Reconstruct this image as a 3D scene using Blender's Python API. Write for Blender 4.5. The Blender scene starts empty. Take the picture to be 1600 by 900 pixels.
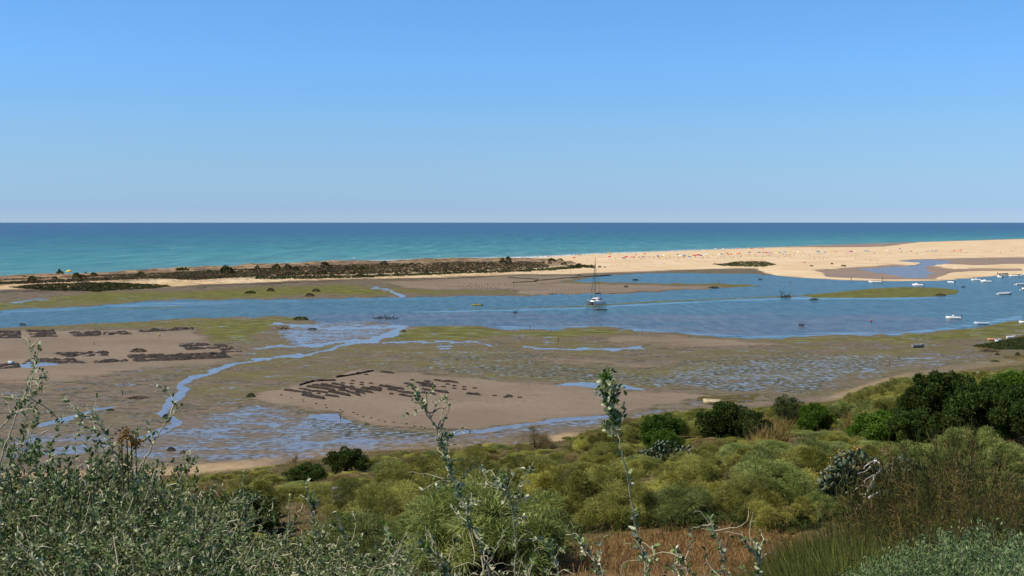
import bpy, math, random
import numpy as np
from mathutils import Vector

# ------------------------------------------------------------------ camera, world, sun, exposure
R = math.radians
scn = bpy.context.scene
COL = scn.collection
H = 30.0                       # eye height above the water, metres
F = 1800.0                     # focal length in photo pixels (1600 wide)
TH = math.atan(103.0 / F)      # camera looks down by this much
CT, ST = math.cos(TH), math.sin(TH)

cd = bpy.data.cameras.new('camera')
cam = bpy.data.objects.new('camera', cd)
COL.objects.link(cam)
cam.location = (0, 0, H)
cam.rotation_euler = (math.pi / 2 - TH, 0, 0)
cd.sensor_width = 36.0
cd.lens = 36.0 * F / 1600.0
cd.clip_start = 0.1
cd.clip_end = 120000.0
scn.camera = cam

SUN_EL, SUN_AZ = R(54), R(-104)           # azimuth from +Y (view direction), negative = left
S = Vector((math.sin(SUN_AZ) * math.cos(SUN_EL), math.cos(SUN_AZ) * math.cos(SUN_EL), math.sin(SUN_EL)))
ld = bpy.data.lights.new('sun', 'SUN')
ld.energy = 5.0
ld.angle = R(0.5)
ld.color = (1.0, 0.94, 0.84)
sun = bpy.data.objects.new('sun', ld)
COL.objects.link(sun)
sun.rotation_euler = S.to_track_quat('Z', 'Y').to_euler()
sun.location = (-200, 0, 300)

world = bpy.data.worlds.new("World")
scn.world = world
world.use_nodes = True
wt = world.node_tree
bg = wt.nodes['Background']
sky = wt.nodes.new('ShaderNodeTexSky')
sky.sky_type = 'NISHITA'
sky.sun_disc = False
sky.sun_elevation = SUN_EL
sky.sun_rotation = SUN_AZ % (2 * math.pi)
sky.altitude = 5000
sky.air_density = 1.2
sky.dust_density = 0.0
sky.ozone_density = 6.0
# sea air: the band above the horizon is dimmer and bluer than a clean sky's
_tc = wt.nodes.new('ShaderNodeTexCoord')
_sx = wt.nodes.new('ShaderNodeSeparateXYZ')
_rp = wt.nodes.new('ShaderNodeValToRGB')
_mx = wt.nodes.new('ShaderNodeMix'); _mx.data_type = 'RGBA'; _mx.blend_type = 'MULTIPLY'
_mx.inputs[0].default_value = 1.0
wt.links.new(_tc.outputs['Generated'], _sx.inputs[0])
wt.links.new(_sx.outputs['Z'], _rp.inputs[0])
_st = [(0.012, (.63, .72, .94)), (0.04, (.87, .92, .97)), (0.08, (1.10, 1.19, 1.15)), (0.135, (1.12, 1.46, 1.54)), (0.19, (1.18, 1.58, 1.68)), (0.5, (.50, .62, .72))]
_e = _rp.color_ramp.elements
while len(_e) < len(_st):
    _e.new(0.5)
for _el, (_p, _c) in zip(_e, _st):
    _el.position = _p
    _el.color = (_c[0] / 1.4, _c[1] / 1.4, _c[2] / 1.4, 1)
wt.links.new(sky.outputs[0], _mx.inputs[6]); wt.links.new(_rp.outputs[0], _mx.inputs[7])
wt.links.new(_mx.outputs[2], bg.inputs[0])
bg.inputs[1].default_value = 0.135
scn.view_settings.view_transform = 'Standard'
scn.view_settings.look = 'None'
scn.view_settings.gamma = 1.0
scn.view_settings.exposure = 0.17
scn.view_settings.use_curve_mapping = False
scn.render.engine = 'CYCLES'
scn.cycles.max_bounces = 5
scn.cycles.diffuse_bounces = 2
scn.cycles.glossy_bounces = 2
scn.cycles.transparent_max_bounces = 4
scn.cycles.caustics_reflective = False
scn.cycles.caustics_refractive = False

rng = np.random.default_rng(7)
random.seed(7)

# ------------------------------------------------------------------ pixel <-> place
def ray(px, py):
    dx = (np.asarray(px, float) - 800) / F
    dy = (450 - np.asarray(py, float)) / F
    return dx, CT + dy * ST, -ST + dy * CT

def gp(px, py, z=0.0):
    dx, dy, dz = ray(px, py)
    t = (z - H) / dz
    return dx * t, dy * t

def project(x, y, z):
    zz = z - H
    dep = y * CT - zz * ST
    up = y * ST + zz * CT
    dep = np.where(dep < 0.05, 0.05, dep)
    return 800 + F * x / dep, 450 - F * up / dep

# ------------------------------------------------------------------ numpy noise
def _h(ix, iy, seed):
    n = (ix.astype(np.int64) * 374761393 + iy.astype(np.int64) * 668265263 + seed * 982451653) & 0x7fffffff
    n = ((n ^ (n >> 13)) * 1274126177) & 0x7fffffff
    return ((n ^ (n >> 16)) & 0xffff) / 65535.0

def vnoise(x, y, seed=0):
    ix, iy = np.floor(x), np.floor(y)
    fx, fy = x - ix, y - iy
    fx = fx * fx * (3 - 2 * fx); fy = fy * fy * (3 - 2 * fy)
    a, b = _h(ix, iy, seed), _h(ix + 1, iy, seed)
    c, d = _h(ix, iy + 1, seed), _h(ix + 1, iy + 1, seed)
    return (a * (1 - fx) + b * fx) * (1 - fy) + (c * (1 - fx) + d * fx) * fy

def fbm(x, y, seed=0, o=4):
    s, a, t = 0, 0.5, 0
    for k in range(o):
        s = s + a * vnoise(x, y, seed + k * 17); t += a
        x = x * 2.03 + 11.3; y = y * 2.03 + 5.7; a *= 0.5
    return s / t

def sstep(a, b, x):
    t = np.clip((x - a) / (b - a), 0, 1)
    return t * t * (3 - 2 * t)

# ------------------------------------------------------------------ map of the lagoon, traced on the z = 0 plane
def L(*p):
    xs = [a for a, b in p]; ys = [b for a, b in p]
    return lambda x: np.interp(x, xs, ys)

SHORE = L((-900, 480), (-300, 452), (0, 437), (250, 423.5), (420, 415), (518, 411), (650, 407.5), (820, 403), (947, 396.5),
          (1089, 391), (1220, 386), (1285, 383), (1390, 379.5), (1469, 377), (1600, 373), (1900, 366), (2600, 362))
SANDLOW = L((-900, 500), (-300, 470), (0, 453.5), (60, 452), (262, 449), (300, 446), (420, 441.5), (557, 437), (689, 434), (820, 429),
            (879, 429), (984, 425.5), (1062, 422), (1115, 420.5), (1180, 420), (1190, 425), (1220, 432), (1311, 438), (1390, 440),
            (1469, 439), (1521, 434.5), (1560, 431), (1600, 429.5), (2000, 420))
CHN = L((-900, 530), (0, 484), (79, 482), (131, 479), (184, 474), (262, 469), (420, 469), (557, 466.5), (662, 465), (741, 463),
        (820, 462), (918, 459.5), (1010, 457.6), (1076, 454), (1141, 450), (1220, 445.5), (1232, 432), (2600, 300))
CHS = L((-900, 550), (0, 509.5), (131, 505), (236, 500), (367, 495.5), (420, 494.5), (470, 496), (500, 503), (531, 505), (623, 507), (636, 509),
        (767, 509), (794, 516.5), (879, 515.5), (894, 512), (931, 510), (957, 512), (1010, 518.5), (1062, 521.5), (1128, 526),
        (1181, 528), (1225, 527), (1298, 521.5), (1351, 523), (1403, 524), (1442, 521), (1495, 514.6), (1547, 509),
        (1574, 501), (1600, 497), (2000, 460), (2600, 430))
BLUFF = L((-900, 752), (0, 748), (250, 742), (400, 730), (560, 707), (700, 700), (830, 693), (900, 684), (1000, 657), (1100, 641),
          (1200, 634), (1290, 627), (1327, 617), (1377, 598), (1416, 589), (1511, 577), (1600, 566), (2000, 530), (2600, 500))
POLY = dict(
    inner=[(900, 440), (925, 434), (947, 431), (1000, 428), (1062, 426.5), (1102, 428), (1180, 429), (1240, 431), (1240, 446), (1194, 445.5), (1128, 442.4), (1062, 443), (984, 442)],
    island=[(1243, 461.5), (1298, 457), (1364, 450), (1416, 448), (1469, 449.5), (1500, 453.5), (1495, 460), (1456, 464), (1364, 465.5), (1272, 465.5)],
    bar=[(655, 484.5), (760, 481.6), (900, 477.6), (1023, 470.5), (1120, 466.5), (1245, 461.4), (1245, 464), (1120, 468.3), (1023, 473), (900, 479.6), (760, 483), (655, 485.4)],
    leftbar=[(165, 482.5), (220, 480.5), (290, 479), (290, 480.5), (220, 482.3), (165, 483.8)],
    calm=[(640, 487), (760, 483.8), (900, 480.3), (1023, 473.3), (1120, 468.7), (1245, 464.3), (1480, 464.5), (1500, 466), (1400, 468), (1245, 468), (1120, 471), (1023, 476.5), (900, 483.5), (760, 487), (650, 489.5)],
    calmn=[(0, 484), (180, 474), (262, 469), (420, 469), (662, 465), (820, 462), (1010, 457.6), (1010, 460), (820, 464.5), (662, 467.5), (430, 474), (300, 478), (190, 482), (0, 492)],
    calms=[(767, 507), (879, 511), (900, 508), (960, 509), (1128, 521), (1225, 522), (1340, 518), (1403, 519), (1495, 509), (1600, 490), (1600, 500), (1403, 526), (1225, 530), (1000, 521), (880, 518), (790, 518)],
    shallow=[(400, 492), (640, 488), (800, 486), (900, 488), (1000, 490), (1200, 489), (1400, 490), (1500, 500), (1440, 525), (1180, 530), (900, 520), (520, 510), (440, 500)],
    pool1=[(1340, 420), (1361, 419.5), (1406, 416.5), (1450, 417), (1453, 429), (1446, 434.5), (1416, 434), (1369, 427)],
    pool2=[(1395, 409.5), (1450, 406.5), (1482, 408), (1484, 412), (1462, 416.5), (1432, 419), (1420, 417), (1440, 412)],
    wetsand1=[(1270, 424), (1340, 419), (1400, 415), (1470, 418), (1500, 424), (1460, 437), (1380, 437), (1300, 434)],
    wetsand2=[(1395, 410), (1430, 406.5), (1490, 405.5), (1600, 403.5), (1800, 400), (1800, 415), (1600, 415), (1520, 416.5), (1460, 413)],
    wetsand3=[(1285, 383), (1390, 379.5), (1440, 378), (1430, 380.5), (1380, 386.5), (1300, 387.5), (1220, 388)],
    wetsand4=[(1455, 425), (1520, 421), (1600, 421), (1600, 424), (1530, 424.5), (1460, 430)],
    algN1=[(-400, 475), (0, 472), (60, 467), (110, 462), (160, 456), (262, 455.5), (367, 451.5), (420, 449), (540, 445), (585, 450), (615, 459.5), (557, 461), (479, 461.5), (420, 466), (262, 468.5), (184, 472.5), (131, 478), (52, 483), (-400, 500)],
    algN2=[(605, 450), (662, 452), (760, 455), (815, 456.5), (800, 459), (662, 459), (615, 457)],
    algN3=[(872, 437.5), (905, 439.5), (984, 442.8), (1062, 444), (1128, 443.5), (1195, 446), (1140, 449), (1062, 446.5), (984, 445), (905, 444), (870, 442)],
    bareN=[(600, 441), (700, 436), (820, 431), (900, 432), (890, 438), (830, 446), (870, 443), (984, 446), (1062, 447.5), (1130, 448.5), (1076, 453), (918, 458.5), (820, 461), (800, 452), (700, 452), (640, 450)],
    greyN=[(-300, 478), (0, 456), (120, 452), (300, 448), (430, 443), (560, 440), (540, 444), (420, 448), (262, 454), (150, 455), (100, 461), (20, 472)],
    algS1=[(0, 512), (131, 507), (367, 498), (505, 492), (500, 496), (430, 505), (420, 520), (400, 535), (330, 540), (310, 522), (290, 514), (100, 517), (0, 519)],
    algS2=[(623, 515), (650, 509.5), (767, 509.5), (800, 520), (879, 517), (931, 511), (957, 512.5), (1010, 519), (1010, 526), (930, 528), (860, 531), (790, 528), (730, 534), (640, 536), (610, 530)],
    algS3=[(1000, 519), (1062, 522), (1128, 527), (1225, 528), (1298, 522.5), (1403, 525), (1495, 515.6), (1600, 498), (1800, 480), (1800, 520), (1600, 524), (1500, 533), (1420, 538), (1300, 534.5), (1220, 537), (1062, 528)],
    bareS1=[(947, 530), (1000, 525), (1062, 527), (1128, 531.5), (1220, 536), (1215, 540.5), (1128, 541), (1020, 540), (960, 537)],
    bareS2=[(-200, 520), (100, 517), (290, 515), (310, 523), (330, 540), (380, 548), (360, 566), (300, 572), (200, 580), (150, 588), (60, 598), (-200, 600)],
    bareS3=[(439, 610), (526, 591), (563, 581), (618, 583.6), (689, 589), (741, 594), (820, 599), (866, 602), (957, 610), (1062, 616), (1100, 620), (1089, 626), (1023, 635), (970, 647), (860, 657), (800, 662), (741, 671.6), (697, 675.5), (662, 673), (584, 661), (479, 641), (400, 624)],
    bareS4=[(840, 560), (900, 561), (1000, 567), (1040, 572), (1000, 574), (900, 566), (850, 563)],
    bareS5=[(1240, 545), (1400, 540), (1520, 538), (1600, 548), (1600, 566), (1500, 575), (1400, 585), (1300, 615), (1260, 618), (1330, 585), (1430, 560), (1500, 548), (1400, 547), (1260, 548)],
    bareS6=[(230, 742), (300, 715), (420, 700), (560, 700), (560, 708), (400, 731), (250, 742)],
    wetS1=[(180, 700), (250, 668), (330, 640), (400, 626), (479, 645), (584, 664), (662, 676), (700, 678), (800, 665), (900, 653), (1023, 638), (1095, 624), (1090, 642), (960, 668), (880, 686), (760, 697), (560, 712), (420, 727), (300, 724), (200, 722)],
    wetS2=[(440, 512), (505, 497), (640, 507), (630, 515), (600, 530), (547, 540), (480, 548), (430, 545), (440, 530)],
    wetS3=[(150, 650), (180, 640), (250, 624), (280, 626), (190, 646), (60, 665), (0, 672), (0, 655)],
    wetS4=[(1000, 580), (1200, 556), (1450, 545), (1600, 550), (1540, 570), (1400, 588), (1300, 615), (1250, 620), (1160, 625), (1090, 618), (1000, 608), (940, 600)],
    wetS5=[(0, 690), (100, 668), (180, 680), (220, 700), (100, 720), (0, 726)],
    poolA=[(672, 541), (705, 541), (706, 543.5), (676, 543.5)],
    poolB=[(675, 546), (703, 546.5), (702, 548.5), (677, 548.5)],
    poolC=[(990, 543.5), (1015, 542), (1030, 546), (1005, 547.5)],
    poolD=[(780, 510), (870, 509), (892, 511.5), (868, 516), (800, 516)],
    poolE=[(860, 603), (905, 599), (950, 601), (1015, 609), (1000, 611), (950, 609), (890, 606)],
    poolF=[(479, 648), (515, 648), (548, 660), (530, 663), (500, 657), (470, 652)],
    poolG=[(690, 679), (760, 671), (830, 662), (900, 653), (960, 649), (940, 655), (840, 667), (760, 678), (700, 684)],
    greyS=[(690, 545), (800, 545), (900, 552), (1000, 560), (1100, 560), (1250, 552), (1440, 552), (1350, 580), (1250, 620), (1110, 614), (960, 604), (820, 594), (700, 584), (640, 570)],
    darkS=[(460, 655), (530, 650), (580, 664), (660, 677), (692, 678), (680, 690), (610, 688), (540, 684), (480, 672)],
    samph1=[(1521, 541), (1560, 533.5), (1600, 524), (1800, 500), (1800, 545), (1600, 547), (1560, 547)],
    samph2=[(1566, 560), (1600, 556), (1800, 545), (1800, 566), (1600, 565)],
    samph3=[(1080, 628), (1094, 622), (1130, 618), (1180, 620), (1170, 632), (1100, 631)],
    dune=[(-500, 470), (-60, 452), (40, 447.5), (250, 441), (300, 441.5), (420, 436.5), (557, 432), (700, 428), (800, 424), (880, 420), (900, 416.5), (860, 412), (790, 410), (650, 412.5), (518, 416), (420, 419.5), (250, 429), (0, 442), (-60, 446), (-500, 465)],
    sandmound=[(520, 746), (545, 728), (570, 720), (580, 730), (560, 746), (540, 752)],
    redgrass=[(880, 900), (920, 850), (1000, 835), (1100, 825), (1240, 812), (1250, 850), (1200, 900)],
)
STREAM = [((420, 562), (400, 563), (381, 567), (341, 579), (310, 588), (284, 598), (280, 604), (291, 611), (284, 619), (268, 628), (252, 647)), (.9, 1.2, 1.5, 2.1, 2.6, 3.2, 3.4, 4.2, 4.8, 5.6, 4.8)], \
         [((252, 647), (262, 653), (278, 663), (262, 671), (236, 679), (212, 686)), (4, 3.6, 5, 4, 3, 2)], \
         [((400, 563), (466, 555), (513, 547), (547, 539.5), (584, 532), (615, 521), (631, 511), (641, 507)), (.9, 1.3, 1.4, 1.8, 2.2, 3.4, 3, 2.5)], \
         [((400, 546), (426, 543), (470, 541), (518, 538), (560, 533), (590, 527)), (1, 2, 2, 2, 2, 2)], \
         [((430, 506), (460, 509), (500, 513), (540, 514), (580, 513), (625, 510)), (1.5, 1.5, 1.5, 1.5, 2, 2)], \
         [((585, 449.5), (600, 452), (613, 455.5), (625, 461), (630, 466)), (.7, .8, 1, 2, 3)], \
         [((20, 473), (45, 470.5), (80, 468)), (1.5, 1.5, .8)], \
         [((595, 536), (700, 535), (745, 537), (765, 541)), (.9, .8, .8, .9)], \
         [((60, 668), (110, 655), (150, 642), (180, 637)), (2.4, 2, 1.4, .8)], \
         [((20, 573), (60, 571), (90, 569)), (2, 3, 2)], \
         [((820, 545), (900, 546), (980, 545)), (1.2, 1.2, 1.5)], \
         [((520, 725), (700, 688)), (.2, .2)]

def sdf(poly, x, y, ky=1.0):
    """signed distance in photo pixels, positive inside; y is stretched by ky"""
    P = np.array(poly, float)
    out = np.full(x.shape, -30.0)
    x0, y0 = P.min(0) - 30; x1, y1 = P.max(0) + 30
    sel = (x > x0) & (x < x1) & (y > y0) & (y < y1)
    if not sel.any():
        return out
    a, b = x[sel], y[sel] * ky
    Q = P * np.array([1, ky])
    best = np.full(a.shape, 1e9); ins = np.zeros(a.shape, bool)
    for i in range(len(Q)):
        ax, ay = Q[i - 1]; bx, by = Q[i]
        ex, ey = bx - ax, by - ay
        t = np.clip(((a - ax) * ex + (b - ay) * ey) / (ex * ex + ey * ey + 1e-9), 0, 1)
        best = np.minimum(best, (a - ax - t * ex) ** 2 + (b - ay - t * ey) ** 2)
        c = (ay > b) != (by > b)
        with np.errstate(divide='ignore', invalid='ignore'):
            xi = ax + (b - ay) * ex / (ey if ey else 1e-9)
        ins ^= c & (a < xi)
    d = np.sqrt(best)
    out[sel] = np.where(ins, d, -d)
    return out

def lines(defs, x, y):
    """max over the streams of 1 - distance / half-width (vertical-stretched)"""
    out = np.full(x.shape, -9.0)
    for pts, ws in defs:
        for (p, q, w0, w1) in zip(pts[:-1], pts[1:], ws[:-1], ws[1:]):
            sel = (np.abs(x - (p[0] + q[0]) / 2) < abs(p[0] - q[0]) / 2 + 40) & (np.abs(y - (p[1] + q[1]) / 2) < abs(p[1] - q[1]) / 2 + 30)
            if not sel.any():
                continue
            a, b = x[sel], y[sel]
            ex, ey = q[0] - p[0], q[1] - p[1]
            t = np.clip(((a - p[0]) * ex + (b - p[1]) * ey) / (ex * ex + ey * ey), 0, 1)
            d = np.hypot((a - p[0] - t * ex) * 0.75, b - p[1] - t * ey)
            out[sel] = np.maximum(out[sel], 1 - d / (w0 + (w1 - w0) * t))
    return out

HK_D = [0, 2, 4.5, 6, 8, 12, 15, 25, 35, 50, 70, 100, 120, 130, 137, 150, 400]
HK_Z = [28.4, 28.3, 28.0, 27.5, 26.8, 25.3, 24.3, 21.3, 19.2, 16.4, 12.4, 6.4, 3.0, 1.3, 0.35, 0.1, 0.1]

def fields(x, y):
    """every map value at ground points; photo coordinates are only the tracing paper of the map"""
    px, py = project(x, y, np.zeros_like(x))
    f = {}
    fx = (fbm(x * .16, y * .11, 61, 4) - .5); fy = (fbm(x * .16, y * .11, 67, 4) - .5)
    # wobble the tracing so that long edges are not ruler-straight
    wob = (fbm(x * 0.03, y * 0.02, 3, 3) - 0.5)
    k = np.clip((py - 347) / 100, 0.2, 2.0)
    pyw = py + (wob * 3.0 + fy * 4.5) * k
    pxw = px + (fbm(x * 0.03, y * 0.03, 9, 3) - 0.5) * 14 * k + fx * 26 * k
    sea = SHORE(px) - py                                   # >0 in the sea
    f['sea'] = sea
    water = np.minimum(pyw - CHN(pxw), CHS(pxw) - pyw)
    water = np.maximum(water, sdf(POLY['inner'], pxw, pyw, 2.0) / 2)
    water = np.where((px > 1200) & (py < SANDLOW(px)), np.minimum(water, py - SANDLOW(px)), water)
    for n in ('island', 'bar', 'leftbar'):
        water = np.minimum(water, -sdf(POLY[n], px, py + wob * k, 2.0) / 2)
    f['water'] = water
    sandlow = SANDLOW(pxw) - (py + wob * 1.2)
    f['sandin'] = np.minimum(sandlow, -sea)
    pd = lambda n, ky=2.0: sdf(POLY[n], pxw, pyw, ky) / ky
    soft = lambda v, w: sstep(-w, w, v)
    kk = k
    # algae
    alg = np.full(x.shape, 0.36)
    alg = np.where(py < 500, 0.22, alg + .07 * sstep(380, 480, px) * sstep(1150, 1000, px) * sstep(640, 600, py))
    alg = np.maximum(alg, 0.36 + 0.16 * soft(30 - np.abs(py - 570) * 0.6, 10) * (px > 300))
    for n in ('greyN',):
        alg = alg * (1 - soft(pd(n), 2))
    for n in ('algN1', 'algN2', 'algN3', 'algS1', 'algS2', 'algS3'):
        alg = np.maximum(alg, soft(pd(n) + 1.2 * kk, 5 * kk) * 0.82)
    alg = np.maximum(alg, soft(sdf(POLY['island'], px, py, 2.0) + 2, 2))
    alg = np.maximum(alg, soft(sdf(POLY['bar'], px, py, 2.0) + 1, 1) * 0.9)
    alg = np.maximum(alg, soft(sdf(POLY['leftbar'], px, py, 2.0) + 1, 1) * 0.9)
    wet = np.full(x.shape, 0.34)
    wet = np.where(py < 465, 0.25, wet)
    for n, v in (('wetS1', 0.50), ('wetS2', 0.54), ('wetS3', 0.46), ('wetS4', 0.43), ('wetS5', 0.50)):
        wet = np.maximum(wet, soft(pd(n), 7 * kk) * v)
    dark = np.zeros(x.shape) + np.where(py > 500, 0.37, 0.28)
    dark = np.maximum(dark, soft(pd('greyS'), 8) * 0.62)
    dark = np.maximum(dark, soft(pd('darkS'), 5) * 0.66)
    bare = np.zeros(x.shape)
    for n in ('bareN', 'bareS1', 'bareS2', 'bareS3', 'bareS4'):
        w = (3.6 if n in ('bareS3', 'bareN') else 6.5) * kk
        bare = np.maximum(bare, soft(pd(n), w))
    alg = alg * (1 - bare * 0.85)
    wet = wet * (1 - bare * 0.75)
    dark = dark * (1 - bare)
    for n in ('poolA', 'poolB', 'poolC', 'poolD', 'poolE', 'poolF', 'poolG'):
        wet = np.maximum(wet, soft(pd(n), 1.2 * kk) * 0.95)
    st = lines(STREAM, px + (fbm(x * .25, y * .12, 31, 3) - .5) * 16, py + (fbm(x * .3, y * .15, 37, 3) - .5) * 5 * k)
    wet = np.maximum(wet, sstep(-0.45, 0.35, st) * 0.98)
    f['alg'], f['wet'], f['bare'], f['dark'] = alg, wet, bare, dark
    # sand of the barrier beach, its wet parts and pools
    f['sand'] = soft(f['sandin'], 0.8)
    ws = np.zeros(x.shape)
    for n in ('wetsand1', 'wetsand2', 'wetsand3', 'wetsand4'):
        ws = np.maximum(ws, soft(sdf(POLY[n], pxw, py + wob * 1.5, 3.0) / 3, 1.2))
    ws = np.maximum(ws, sstep(1.6, 0.2, -sea) * 0.75 * (sea < 0.5))
    ws = np.maximum(ws, sstep(2.5, 0.0, sandlow) * 0.7)
    pool = np.maximum(soft(sdf(POLY['pool1'], pxw, py + wob * 2, 3.0) / 3, 0.7), soft(sdf(POLY['pool2'], pxw, py + wob * 2, 3.0) / 3, 0.7))
    f['ws'], f['pool'] = ws, pool
    f['dune'] = soft(sdf(POLY['dune'], px, py, 3.0) / 3, 1.2)
    sam = np.zeros(x.shape)
    for n in ('samph1', 'samph2', 'samph3'):
        sam = np.maximum(sam, soft(pd(n), 1.0))
    f['sam'] = sam
    # bluff
    d = np.hypot(x, y)
    D = np.hypot(*gp(np.clip(px, -900, 2600), BLUFF(np.clip(px, -900, 2600))))
    de = np.where(d < 20, d, 20 + (d - 20) * 117 / np.maximum(D - 20, 20))
    hz = np.interp(de, HK_D, HK_Z)
    right = np.exp(-((x - 5.5) ** 2 / 9 + (y - 11) ** 2 / 20))
    hz = hz + right * 1.0
    hz = hz + (fbm(x * 0.12, y * 0.12, 5, 3) - 0.5) * 1.1 * sstep(12, 30, d) * sstep(137, 125, de)
    hill = sstep(138, 133.5, de + wob * 3)
    f['hill'], f['hz'], f['de'] = hill, hz, de
    ppx, ppy = project(x, y, hz)
    f['mound'] = soft(sdf(POLY['sandmound'], ppx, ppy), 3) * (d > 60)
    f['red'] = soft(sdf(POLY['redgrass'], ppx, ppy), 14) * (d > 25)
    f['foot'] = np.maximum(sstep(129, 133, de) * sstep(142.5, 139, de + wob * 6) * np.interp(px, [380, 440, 850, 868, 888, 910, 1280, 1310, 1400, 1440], [.75, .12, .12, .8, .8, .05, .05, .45, .45, .15]), f['mound'])
    # height
    z = 0.06 + 0.10 * (fbm(x * 0.05, y * 0.05, 21, 3)) + 0.05 * bare
    wv = sstep(-0.7, 0.7, water)
    z = z * (1 - wv) + (-0.5) * wv
    sandh = np.clip(np.minimum(sandlow, 14) * 0.09, 0, 1.5) * np.clip(-sea * 0.35, 0, 1) + 0.1
    sandh = sandh + (fbm(x * 0.05, y * 0.05, 41, 4) - 0.4) * 0.9 * sstep(0.5, 4, np.minimum(sandlow, -sea) )
    sandh = sandh * (1 - 0.85 * np.maximum(pool, ws))
    s_ = f['sand'] * (sea < 0)
    z = z * (1 - s_) + sandh * s_
    z = z + f['dune'] * (1.0 + 2.6 * fbm(x * 0.035, y * 0.05, 51, 4)) * (sea < 0)
    z = np.where(sea > 0, np.maximum(-0.05 - sea * 0.25, -2), z)
    z = z * (1 - hill) + hz * hill
    f['z'] = z
    return f

def gz(x, y):
    x = np.atleast_1d(np.asarray(x, float)); y = np.atleast_1d(np.asarray(y, float))
    z = fields(x, y)['z']
    return float(z[0]) if z.size == 1 else z

def on(px, py, zmin=0.0):
    """ground point seen at a photo pixel (far, nearly flat ground)"""
    z = 0.0
    for _ in range(4):
        x, y = gp(px, py, z)
        z = max(float(gz(x, y)), zmin)
    x, y = gp(px, py, z)
    return float(x), float(y), z

def onhill(px, py):
    """first hit of the view ray with the bluff"""
    dx, dy, dz = ray(px, py)
    t = np.linspace(4, 330, 4000)
    zz = gz(dx * t, dy * t)
    hit = np.where(H + dz * t <= zz)[0]
    t = t[hit[0]] if len(hit) else 150.0
    return float(dx * t), float(dy * t), float(gz(dx * t, dy * t))

# ------------------------------------------------------------------ node helpers
class NT:
    def __init__(s, name):
        s.m = bpy.data.materials.new(name); s.m.use_nodes = True
        s.t = s.m.node_tree; s.bsdf = s.t.nodes['Principled BSDF']; s.out = s.t.nodes['Material Output']
        s.p = None
    def n(s, ty, **kw):
        nd = s.t.nodes.new(ty)
        for k, v in kw.items():
            setattr(nd, k, v)
        return nd
    def put(s, sock, v):
        if isinstance(v, bpy.types.NodeSocket):
            s.t.links.new(v, sock)
        elif v is not None:
            if hasattr(sock, 'default_value'):
                if sock.type == 'RGBA' and not hasattr(v, '__len__'):
                    v = (v, v, v)
                if sock.type == 'RGBA' and len(v) == 3:
                    v = (*v, 1)
                sock.default_value = v
    def math(s, op, a, b=None, c=None, clamp=False):
        nd = s.n('ShaderNodeMath', operation=op, use_clamp=clamp)
        s.put(nd.inputs[0], a); s.put(nd.inputs[1], b)
        if c is not None: s.put(nd.inputs[2], c)
        return nd.outputs[0]
    def mix(s, f, a, b, mode='MIX'):
        nd = s.n('ShaderNodeMix', data_type='RGBA', blend_type=mode)
        s.put(nd.inputs[0], f); s.put(nd.inputs[6], a); s.put(nd.inputs[7], b)
        return nd.outputs[2]
    def mixf(s, f, a, b):
        nd = s.n('ShaderNodeMix', data_type='FLOAT')
        s.put(nd.inputs[0], f); s.put(nd.inputs[2], a); s.put(nd.inputs[3], b)
        return nd.outputs[0]
    def ss(s, x, lo, hi, a=0.0, b=1.0):
        nd = s.n('ShaderNodeMapRange', interpolation_type='SMOOTHSTEP')
        s.put(nd.inputs[0], x); nd.inputs[1].default_value = lo; nd.inputs[2].default_value = hi
        nd.inputs[3].default_value = a; nd.inputs[4].default_value = b
        return nd.outputs[0]
    def pos(s):
        if s.p is None:
            s.p = s.n('ShaderNodeNewGeometry').outputs['Position']
        return s.p
    def objpos(s):
        return s.n('ShaderNodeTexCoord').outputs['Object']
    def vec(s, sx, sy, sz, src=None):
        nd = s.n('ShaderNodeVectorMath', operation='MULTIPLY')
        s.put(nd.inputs[0], src or s.pos()); nd.inputs[1].default_value = (sx, sy, sz)
        return nd.outputs[0]
    def noise(s, v, scale=1.0, detail=4, rough=0.55):
        nd = s.n('ShaderNodeTexNoise')
        s.put(nd.inputs['Vector'], v); nd.inputs['Scale'].default_value = scale
        nd.inputs['Detail'].default_value = detail; nd.inputs['Roughness'].default_value = rough
        return nd.outputs['Fac']
    def attr(s, name):
        return s.n('ShaderNodeAttribute', attribute_name=name)
    def ramp(s, x, *st):
        nd = s.n('ShaderNodeValToRGB'); e = nd.color_ramp.elements
        while len(e) < len(st): e.new(0.5)
        for el, (p, c) in zip(e, st):
            el.position = p; el.color = (*c, 1)
        s.put(nd.inputs[0], x)
        return nd.outputs[0]
    def bump(s, h, strength, dist):
        nd = s.n('ShaderNodeBump'); nd.inputs['Strength'].default_value = strength
        s.put(nd.inputs['Distance'], dist); s.put(nd.inputs['Height'], h)
        return nd.outputs[0]
    def set(s, **kw):
        for k, v in kw.items():
            s.put(s.bsdf.inputs[k.replace('_', ' ')], v)
        return s

def simple(name, col, rough=0.6, var=0.12, scale=6.0, spec=0.4, metal=0.0, dirt=None):
    t = NT(name)
    v = t.objpos()
    n = t.noise(t.vec(1, 1, 1, v), scale, 5)
    c = t.mix(t.ss(n, .3, .7), tuple(x * (1 - var) for x in col), tuple(min(1, x * (1 + var)) for x in col))
    if dirt:
        c = t.mix(t.ss(t.noise(v, scale * .37, 6), .55, .75), c, dirt)
    t.set(Base_Color=c, Roughness=rough, Metallic=metal)
    t.bsdf.inputs['Specular IOR Level'].default_value = spec
    return t.m

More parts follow.
